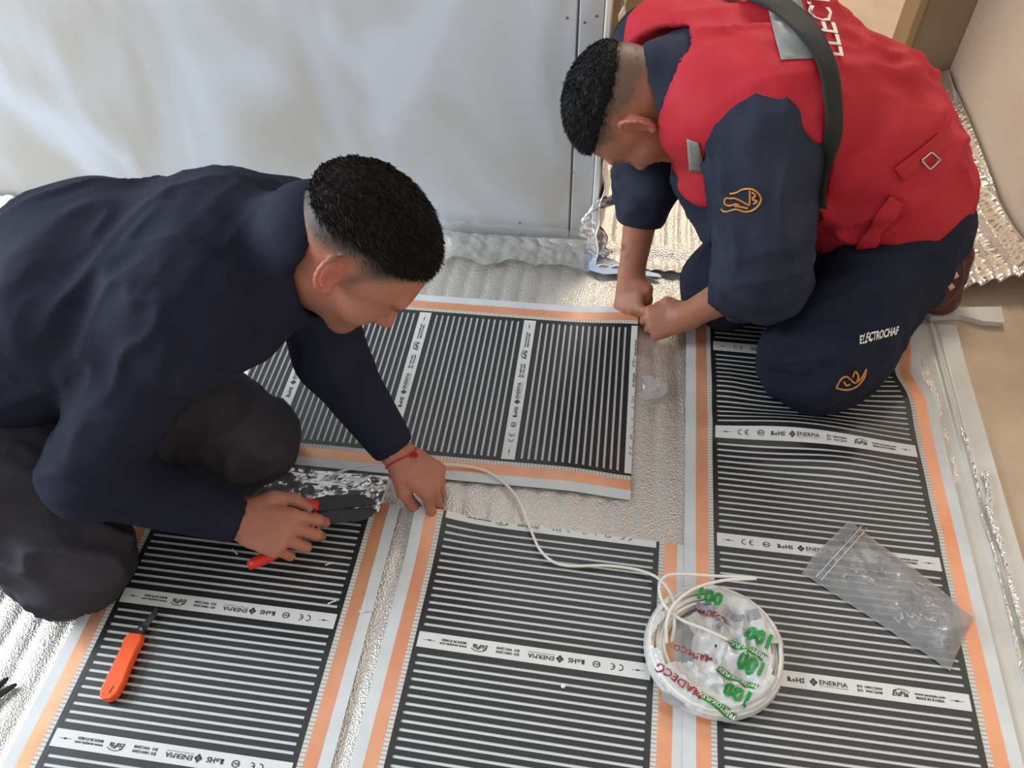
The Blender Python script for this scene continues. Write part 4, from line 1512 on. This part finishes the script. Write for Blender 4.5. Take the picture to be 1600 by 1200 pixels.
# shoes of the left man and the far shoe of the right man
def simple_shoe(ank, back, parent, m):
    back = nrm(back); a = V(*ank)
    q = nrm(np.cross(back, (0, 0, 1)))
    fl = Field(a - 0.17, a + 0.20, 0.006)
    fl.add([fcap(a + V(0, 0, 0.012), (0.044, 0.046), a + back * 0.06 + V(0, 0, 0.018), (0.044, 0.050), q, 0.02),
            fcap(a + back * 0.06 + V(0, 0, 0.020), (0.044, 0.046), a + back * 0.085 + V(0, 0, -0.010), (0.042, 0.046), q, 0.02)])
    fl.cut((0, 0, 0.008), (0, 0, -1))
    return sdf_object('shoe', fl, m, parent)[0]


M['dark_shoe'] = mat('black_work_shoe', (34, 32, 32), 0.5)
simple_shoe(A['Rank'], A['Rank'] - A['Rkne'], p1, M['dark_shoe'])
simple_shoe(A['Lank'], A['Lank'] - A['Lkne'], p1, M['dark_shoe'])
simple_shoe(B['Rank'], B['Rank'] - B['Rkne'], p2, M['shoe'])

# ================================================================== SMALL THINGS
# orange utility knife
kn = empty('utility_knife')
tag(kn, 'orange utility knife with open blade lying on the left striped mat', 'knife')
ka, kb = PZ(214, 992, 0.016), PZ(168, 1096, 0.016)
ka[2] = kb[2] = 0
d = nrm(kb - ka); sdv = np.cross((0, 0, 1), d); Lk = np.linalg.norm(kb - ka)
prof = [(0.0, -0.0085), (0.010, -0.0120), (0.022, -0.0105), (0.045, -0.0112), (0.075, -0.0118), (Lk - 0.016, -0.0125), (Lk - 0.004, -0.0095), (Lk, -0.004),
        (Lk - 0.002, 0.004), (Lk - 0.012, 0.0095), (Lk - 0.03, 0.0110), (0.06, 0.0100), (0.025, 0.0095), (0.010, 0.0105), (0.0, 0.0085)]
zb = 0.0075
vv = []
for z, sc in ((zb, 0.86), (zb + 0.003, 1.0), (zb + 0.013, 1.0), (zb + 0.016, 0.84)):
    for a, b in prof:
        vv.append(ka + d * (Lk / 2 + (a - Lk / 2) * (1 - (1 - sc) * 0.10)) + sdv * b * 1.35 * sc + V(0, 0, z))
n = len(prof)
ff = []
for r in range(3):
    ff += [(r * n + i, r * n + (i + 1) % n, (r + 1) * n + (i + 1) % n, (r + 1) * n + i) for i in range(n)]
ff += [tuple(range(n))[::-1], tuple(range(3 * n, 4 * n))]
mesh('knife_handle', vv, ff, M['orange'], kn)
tip = PZ(243, 955, 0.016); tip[2] = 0
dd = nrm(tip - ka); s3 = np.cross((0, 0, 1), dd); Lb = np.linalg.norm(tip - ka)
bl = [(-0.01, -0.005), (Lb - 0.002, -0.0055), (Lb + 0.008, 0.0055), (-0.01, 0.005)]
vv = [ka + dd * a + s3 * b + V(0, 0, z) for z in (zb + 0.006, zb + 0.0072) for a, b in bl]
mesh('blade', vv, [(0, 3, 2, 1), (4, 5, 6, 7), (0, 1, 5, 4), (1, 2, 6, 5), (2, 3, 7, 6), (3, 0, 4, 7)], M['blade'], kn)
car = [(-0.004, -0.0068), (0.012, -0.0068), (0.018, -0.004), (0.018, 0.004), (0.012, 0.0068), (-0.004, 0.0068)]
vv = [ka + dd * a + s3 * b + V(0, 0, z) for z in (zb + 0.003, zb + 0.0095) for a, b in car]
mesh('blade_carrier', vv, [tuple(range(6))[::-1], tuple(range(6, 12))] + [(i, (i + 1) % 6, 6 + (i + 1) % 6, 6 + i) for i in range(6)], M['dark_steel'], kn)
v, f = disc_geo(ka + dd * 0.010 + V(0, 0, zb + 0.0095), (0, 0, 1), 0.0035, 0.002)
mesh('lock_button', v, f, M['steel'], kn)
slot = [ka + d * (Lk - 0.010) + sdv * 0.001, ka + d * (Lk - 0.022) + sdv * 0.003]
mesh('lanyard_slot', *tube_geo([p + V(0, 0, zb + 0.0152) for p in slot], 0.0018, 6, flat=0.7), M['ink'], kn)

# cutters in the left man's hand
pl = empty('cable_cutter')
tag(pl, 'red-handled dark steel cable cutters held in the left man\'s hand', 'cutter')
piv = PZ(488, 797, 0.066)
jt = PZ(590, 792, 0.050)
jd = nrm(jt - piv); js_ = nrm(np.cross((0.15, -0.3, 0.94), jd)); jz = np.cross(jd, js_)
JL = np.linalg.norm(jt - piv)
for sgn in (1, -1):
    pf = [(-0.020, 0.004), (0.0, 0.019), (0.028, 0.024), (JL * 0.72, 0.023), (JL - 0.010, 0.015), (JL, 0.004), (JL * 0.6, 0.0006), (0.0, -0.006)]
    vv = [piv + jd * a + js_ * (b * sgn) + jz * (z + 0.002 * sgn) for z in (-0.004, 0.004) for a, b in pf]
    n = len(pf)
    ff = [tuple(range(n)), tuple(range(n, 2 * n))[::-1]] + [(i, n + i, n + (i + 1) % n, (i + 1) % n) for i in range(n)]
    o = mesh('jaw', vv, ff, M['dark_steel'], pl)
    bm = bmesh.new(); bm.from_mesh(o.data); bmesh.ops.recalc_face_normals(bm, faces=bm.faces); bm.to_mesh(o.data); bm.free()
    o.modifiers.new('bevel', 'BEVEL').width = 0.0015
v, f = disc_geo(piv + jz * 0.006, jz, 0.009, 0.003, 12)
mesh('pivot', v, f, M['dark_steel'], pl)
hA = spline([piv + jd * 0.010 + js_ * 0.006, PZ(455, 785, 0.082), PZ(420, 783, 0.092), PZ(384, 786, 0.100)], 14)
hB = spline([piv + jd * 0.008 - js_ * 0.006, PZ(462, 826, 0.060), PZ(432, 862, 0.050), PZ(388, 884, 0.044)], 14)
for h in (hA, hB):
    tube('grip', h, [0.012, 0.0125, 0.012, 0.0105, 0.010, 0.010, 0.010, 0.0105, 0.011, 0.0112, 0.0112, 0.011, 0.0105, 0.008], M['red_plastic'], pl, 10, flat=0.75)

# cable coil
co = empty('cable_coil')
tag(co, 'round coil of white cable in printed plastic wrap on the right mats', 'cable coil')
cc = V(0.216, 0.540, 0)
random.seed(3)
for k in range(16):
    ly = k // 5; lr = k % 5
    R0 = 0.101 - lr * 0.0058 - 0.0015 * (ly % 2) + random.uniform(-.001, .001)
    z0 = 0.0125 + ly * 0.0068
    ph = random.uniform(0, 6.28)
    pts = [cc + V((R0 + 0.0012 * math.sin(3 * t + ph)) * math.cos(t), (R0 + 0.0012 * math.cos(2 * t + ph)) * math.sin(t) * 0.985, z0 + 0.0012 * math.sin(2 * t + ph)) for t in np.linspace(0, 2 * math.pi, 56, endpoint=False)]
    tube('cable_turn', pts, 0.0036, M['cable'], co, 6, closed=True)


def wrap_pt(r, t):
    """upper surface of the wrapper: crumpled film sagging into the hole of the coil"""
    hole = 1 - sstep(0.066, 0.082, r)
    top = 0.0385 - 0.012 * sstep(0.094, 0.106, r)
    low = 0.016
    x, y = cc[0] + r * np.cos(t), cc[1] + r * np.sin(t) * 0.985
    n = vnoise(np.stack([x * 42, y * 42, 0 * x], -1), 6)
    n2 = vnoise(np.stack([x * 90, y * 90, 0 * x + 2], -1), 7)
    z = top * (1 - hole) + low * hole + hole * 0.022 * n + 0.005 * n2 + hole * 0.012 * (1 - np.abs(2 * vnoise(np.stack([x * 60, y * 60, 0 * x + 4], -1), 17) - 1)) ** 2
    return x, y, z


def wrap(u, v):
    r = 0.002 + u * 0.1075
    t = v * 2 * math.pi
    x, y, z = wrap_pt(r, t)
    # the wrapper is torn open over part of the ring
    z = np.where(u > 0.985, z - 0.012, z)
    return x, y, z


def torn_wrapper():
    nu, nv = 46, 120
    u, v = np.meshgrid(np.linspace(0, 1, nu), np.linspace(0, 1, nv), indexing='ij')
    x, y, z = wrap(u, v)
    P = np.stack([x, y, z], -1).reshape(-1, 3)
    i = np.arange(nu * nv).reshape(nu, nv)
    q = np.stack([i[:-1, :-1], i[1:, :-1], i[1:, 1:], i[:-1, 1:]], -1)
    U, T = u[:-1, :-1], v[:-1, :-1] * 360
    nz = vnoise(np.stack([U * 5, T / 14, 0 * U], -1), 8)
    hole = (T > 150) & (T < 205 + 20 * nz) & (U > 0.30) & (U < 0.78 + 0.2 * nz)
    hole |= (T > 95) & (T < 150) & (U > 0.55) & (U < 0.82 + 0.1 * nz)
    hole |= ((T > 335) | (T < 8)) & (U > 0.70 + 0.1 * nz)
    q = q[~hole].reshape(-1, 4)
    return mesh('printed_wrapper', P, q, M['wrap'], co, False)


wr_o = torn_wrapper()


def wrap_text(name, s, cx, cy, ang, size, m, stretch=1.0, bold=0.0, lift=0.0016):
    v, f = text_geo(s, 1.0, res=2, bold=bold)
    v[:, 0] = (v[:, 0] - (v[:, 0].min() + v[:, 0].max()) / 2) * stretch
    v[:, 1] -= 0.35
    sc = size / 0.7
    ca, sa = math.cos(ang), math.sin(ang)
    x = cx + sc * (v[:, 0] * ca - v[:, 1] * sa); y = cy + sc * (v[:, 0] * sa + v[:, 1] * ca)
    r = np.hypot(x - cc[0], (y - cc[1]) / 0.985); t = np.arctan2((y - cc[1]) / 0.985, x - cc[0])
    X, Y, Z = wrap_pt(r, t)
    Zs = Z + lift
    return mesh(name, np.stack([x, y, Zs], 1), f, m, wr_o)


def wrap_patch(name, cx, cy, ang, w, h, m, lift=0.0010, skew=0.0):
    uu, vw = np.meshgrid(np.linspace(-.5, .5, 9), np.linspace(-.5, .5, 4), indexing='ij')
    a = uu * w + vw * skew; b = vw * h
    x = cx + a * math.cos(ang) - b * math.sin(ang); y = cy + a * math.sin(ang) + b * math.cos(ang)
    r = np.hypot(x - cc[0], (y - cc[1]) / 0.985); t = np.arctan2((y - cc[1]) / 0.985, x - cc[0])
    X, Y, Z = wrap_pt(r, t)
    P = np.stack([x, y, Z + lift], -1).reshape(-1, 3)
    i = np.arange(36).reshape(9, 4)
    q = np.stack([i[:-1, :-1], i[1:, :-1], i[1:, 1:], i[:-1, 1:]], -1).reshape(-1, 4)
    return mesh(name, P, q, m, wr_o)


def at(x, y, z=0.03):
    q = PZ(x, y, z)
    return q[0], q[1]


ANG = math.pi - 0.42
for (x, y, a) in ((1108, 938, -0.30), (1182, 1000, ANG), (1170, 1042, ANG), (1148, 1088, ANG)):
    px, py = at(x, y)
    wrap_text('wrapper_print', '100', px, py, a, 0.022, M['green'], 0.9, bold=0.05, lift=0.003)
for (x, y) in ((1165, 1018), (1150, 1062), (1118, 1105)):
    px, py = at(x, y)
    wrap_patch('wrapper_print', px, py, ANG + math.pi, 0.058, 0.0105, M['green'], 0.0016, 0.006)
    wrap_text('wrapper_print', 'FREETOX-FLEX', px, py, ANG, 0.0062, M['white_print'], 1.0, bold=0.02, lift=0.0034)
for (x, y, a, sz) in ((1058, 1068, ANG - 0.12, 0.0115), (1082, 1022, ANG + 0.25, 0.009), (1110, 964, -0.28, 0.0075)):
    px, py = at(x, y)
    wrap_text('wrapper_print', 'MADECO', px, py, a, sz, M['redprint'], 1.15, bold=0.02, lift=0.003)
for (x, y, w_, h_, a) in ((1050, 1095, 0.034, 0.013, ANG), (1100, 956, 0.03, 0.014, -0.3), (1128, 975, 0.024, 0.016, 0.4), (1150, 965, 0.02, 0.010, -0.3), (1175, 965, 0.018, 0.016, 0.3)):
    px, py = at(x, y)
    wrap_patch('wrapper_print', px, py, a, w_, h_, M['greyprint'], 0.0014)

# loose end of the cable, looping at the coil and running to the left man's hand
def cab(pts, n=90):
    return spline([PZ(x, y, z) for x, y, z in pts], n)


tube('loose_cable', cab([(596, 786, .014), (606, 762, .014), (622, 738, .022), (660, 727, .016), (716, 727, .012), (764, 738, .012), (804, 772, .010), (826, 820, .012), (846, 862, .014), (880, 883, .013), (950, 884, .012),
                         (1006, 893, .014), (1038, 912, .030), (1054, 945, .042), (1054, 975, .046), (1050, 1004, .030)], 120), 0.0026, M['cable'], co, 7)
tube('loose_cable', cab([(1182, 903, .060), (1120, 900, .058), (1056, 897, .052), (1036, 904, .050), (1030, 922, .052), (1040, 948, .054), (1064, 968, .052), (1104, 984, .048), (1138, 1000, .042)], 80), 0.0026, M['cable'], co, 7)
tube('loose_cable', cab([(1182, 904, .060), (1130, 907, .062), (1085, 920, .062), (1054, 944, .060), (1042, 972, .056), (1042, 1005, .036)], 60), 0.0026, M['cable'], co, 7)
tube('loose_cable', cab([(470, 770, .010), (520, 742, .016), (565, 728, .020), (606, 730, .020), (622, 742, .016), (612, 766, .014)], 50), 0.0022, M['cable'], co, 7)

# zip bag of clear connectors
bag = empty('plastic_bag')
tag(bag, 'clear zip bag holding small clear connectors on the right mat', 'plastic bag')
b00, b10, b01, b11 = PZ(1326, 812, 0.010), PZ(1250, 893, 0.010), PZ(1524, 962, 0.010), PZ(1486, 1046, 0.010)


def bag_fn(top):
    def fn(u, v):
        P = (b00[None, None] * ((1 - u) * (1 - v))[..., None] + b10[None, None] * (u * (1 - v))[..., None] + b01[None, None] * ((1 - u) * v)[..., None] + b11[None, None] * (u * v)[..., None])
        n = vnoise(np.stack([u * 5, v * 9, 0 * u], -1), 3 if top else 4)
        n2 = vnoise(np.stack([u * 13, v * 24, 0 * u], -1), 6)
        rim = np.minimum(1, 6 * np.minimum(np.minimum(u, 1 - u), np.minimum(v, 1 - v) * 1.6))
        puff = rim * (0.006 + 0.022 * v * np.sin(math.pi * np.clip(u, 0, 1)))
        z = 0.0085 + (puff * (0.55 + 0.8 * n) + 0.006 * n2 * rim if top else 0.001 * n)
        x = P[..., 0] + 0.006 * (vnoise(np.stack([v * 7, u * 3, 0 * u], -1), 9) - 0.5)
        y = P[..., 1] + 0.006 * (vnoise(np.stack([v * 7, u * 3, 0 * u], -1), 10) - 0.5)
        return x, y, z
    return fn


grid_sheet('bag_front', 40, 60, bag_fn(True), M['bag'], bag)
grid_sheet('bag_back', 20, 30, bag_fn(False), M['bag'], bag)
for off in (0.10, 0.135):
    A_, B_ = b00 + (b01 - b00) * off, b10 + (b11 - b10) * off
    tube('zip_seal', [A_ + (B_ - A_) * t + V(0, 0, 0.012 + 0.004 * math.sin(3.1 * t)) for t in np.linspace(0, 1, 16)], 0.0016, M['clip'], bag, 6)
random.seed(5)


def clip_geo():
    vv, ff = [], []
    for (lo, hi) in (((-0.011, -0.006, 0), (0.011, 0.006, 0.002)), ((-0.011, -0.006, 0.002), (-0.008, 0.006, 0.009)), ((0.008, -0.006, 0.002), (0.011, 0.006, 0.009)), ((-0.003, -0.004, 0.002), (0.003, 0.004, 0.006))):
        v, f = box_geo(lo, hi)
        b = len(vv); vv += v; ff += [tuple(k + b for k in g) for g in f]
    return vv, ff


cv, cf = clip_geo()
cme = bpy.data.meshes.new('connector'); cme.from_pydata(cv, [], cf); cme.materials.append(M['clip'])
for k in range(13):
    u = 0.22 + 0.6 * random.random(); v = 0.62 + 0.28 * random.random()
    if k == 0: u, v = 0.5, 0.36
    P_ = b00 * (1 - u) * (1 - v) + b10 * u * (1 - v) + b01 * (1 - u) * v + b11 * u * v
    o = bpy.data.objects.new('connector', cme); COL.objects.link(o)
    o.location = (P_[0], P_[1], 0.0098 + 0.004 * (k % 3)); o.rotation_euler = (random.uniform(-.3, .3), random.uniform(-.3, .3), random.uniform(0, 6))
    if k == 0:
        tag(o, 'lone clear connector in the middle of the clear zip bag', 'connector')
    else:
        tag(o, 'small clear plastic connector heaped in the closed end of the zip bag', 'connector', 'clear connectors in the zip bag')

# wire snippings
for (x, y, ang, lab) in ((515, 881, 0.5, 'white wire snipping just right of the red cutter handle'), (519, 941, 0.55, 'white wire snipping above the printed band end of the left mat'),
                         (568, 955, 0.2, 'white wire snipping on the copper edge of the left mat'), (367, 862, -0.6, 'white wire snipping below the left man\'s gripping wrist')):
    p = PZ(x, y, 0.0085); d_ = V(math.cos(ang), math.sin(ang), 0) * 0.0075
    tag(tube('wire_snipping', [p - d_, p + V(0, 0, 0.001), p + d_], 0.0013, M['cable'], None, 6), lab, 'wire scrap', 'white wire snippings')
p = PZ(880, 1072, 0.008)
v, f = disc_geo(p, (0, 0, 1), 0.004, 0.003, 8)
tag(mesh('plastic_crumb', v, f, M['cable']), 'tiny white crumb on the stripes of the middle mat', 'crumb')

# crumpled clear scrap on the foil by the crosswise mat
def crumple(u, v):
    c = PZ(1022, 606, 0.008)
    a = (u - 0.5) * 0.052; b = (v - 0.5) * 0.050
    n = vnoise(np.stack([u * 4, v * 4, 0 * u], -1), 12); n2 = vnoise(np.stack([u * 4, v * 4, 0 * u + 3], -1), 13)
    return c[0] + a + 0.02 * (n - .5), c[1] + b + 0.02 * (n2 - .5), 0.006 + 0.016 * n * n2


tag(grid_sheet('crumpled_wrapper', 12, 12, crumple, M['sheet'], smooth=False), 'small crumpled clear wrapper on the foil beside the crosswise mat', 'wrapper')
# crumpled foil strip between the left man's knee and the cutters
def crumple2(u, v):
    A0, A1 = PZ(250, 738, 0.012), PZ(600, 770, 0.012)
    n = vnoise(np.stack([u * 14, v * 4, 0 * u], -1), 22); n2 = vnoise(np.stack([u * 34, v * 9, 0 * u + 3], -1), 23)
    x = A0[0] + (A1[0] - A0[0]) * u; y = A0[1] + (A1[1] - A0[1]) * u + (v - 0.5) * 0.075
    return x + 0.006 * (n2 - .5), y, 0.006 + 0.016 * n * np.sin(math.pi * v) + 0.005 * n2


tag(grid_sheet('crumpled_foil', 90, 18, crumple2, M['foil_crisp'], smooth=False), 'crumpled silver foil strip between the left man\'s knee and the cutters', 'foil scrap')

# dark tool tips reaching in at the left edge
tt = empty('pliers')
tag(tt, 'dark needle-nose pliers on the foil, only the tips inside the frame', 'pliers')
for a, b in (((-60, 1120, .016), (13, 1059, .008)), ((-60, 1120, .016), (26, 1069, .008))):
    p, q = PZ(*a), PZ(*b)
    tube('jaw', [p, p + (q - p) * 0.5, p + (q - p) * 0.92, q], [0.009, 0.0065, 0.0042, 0.002], M['dark_steel'], tt, 8)
p = PZ(-60, 1120, .016)
v, f = disc_geo(p, (0, 0, 1), 0.014, 0.008, 14)
mesh('pivot', v, f, M['dark_steel'], tt)
for dx_, dy_ in ((-0.09, -0.05), (-0.10, -0.02)):
    tube('grip', spline([p, p + V(dx_ * 0.5, dy_ * 0.7, 0), p + V(dx_, dy_ * 1.1, 0)], 10), 0.007, M['dark_steel'], tt, 8)
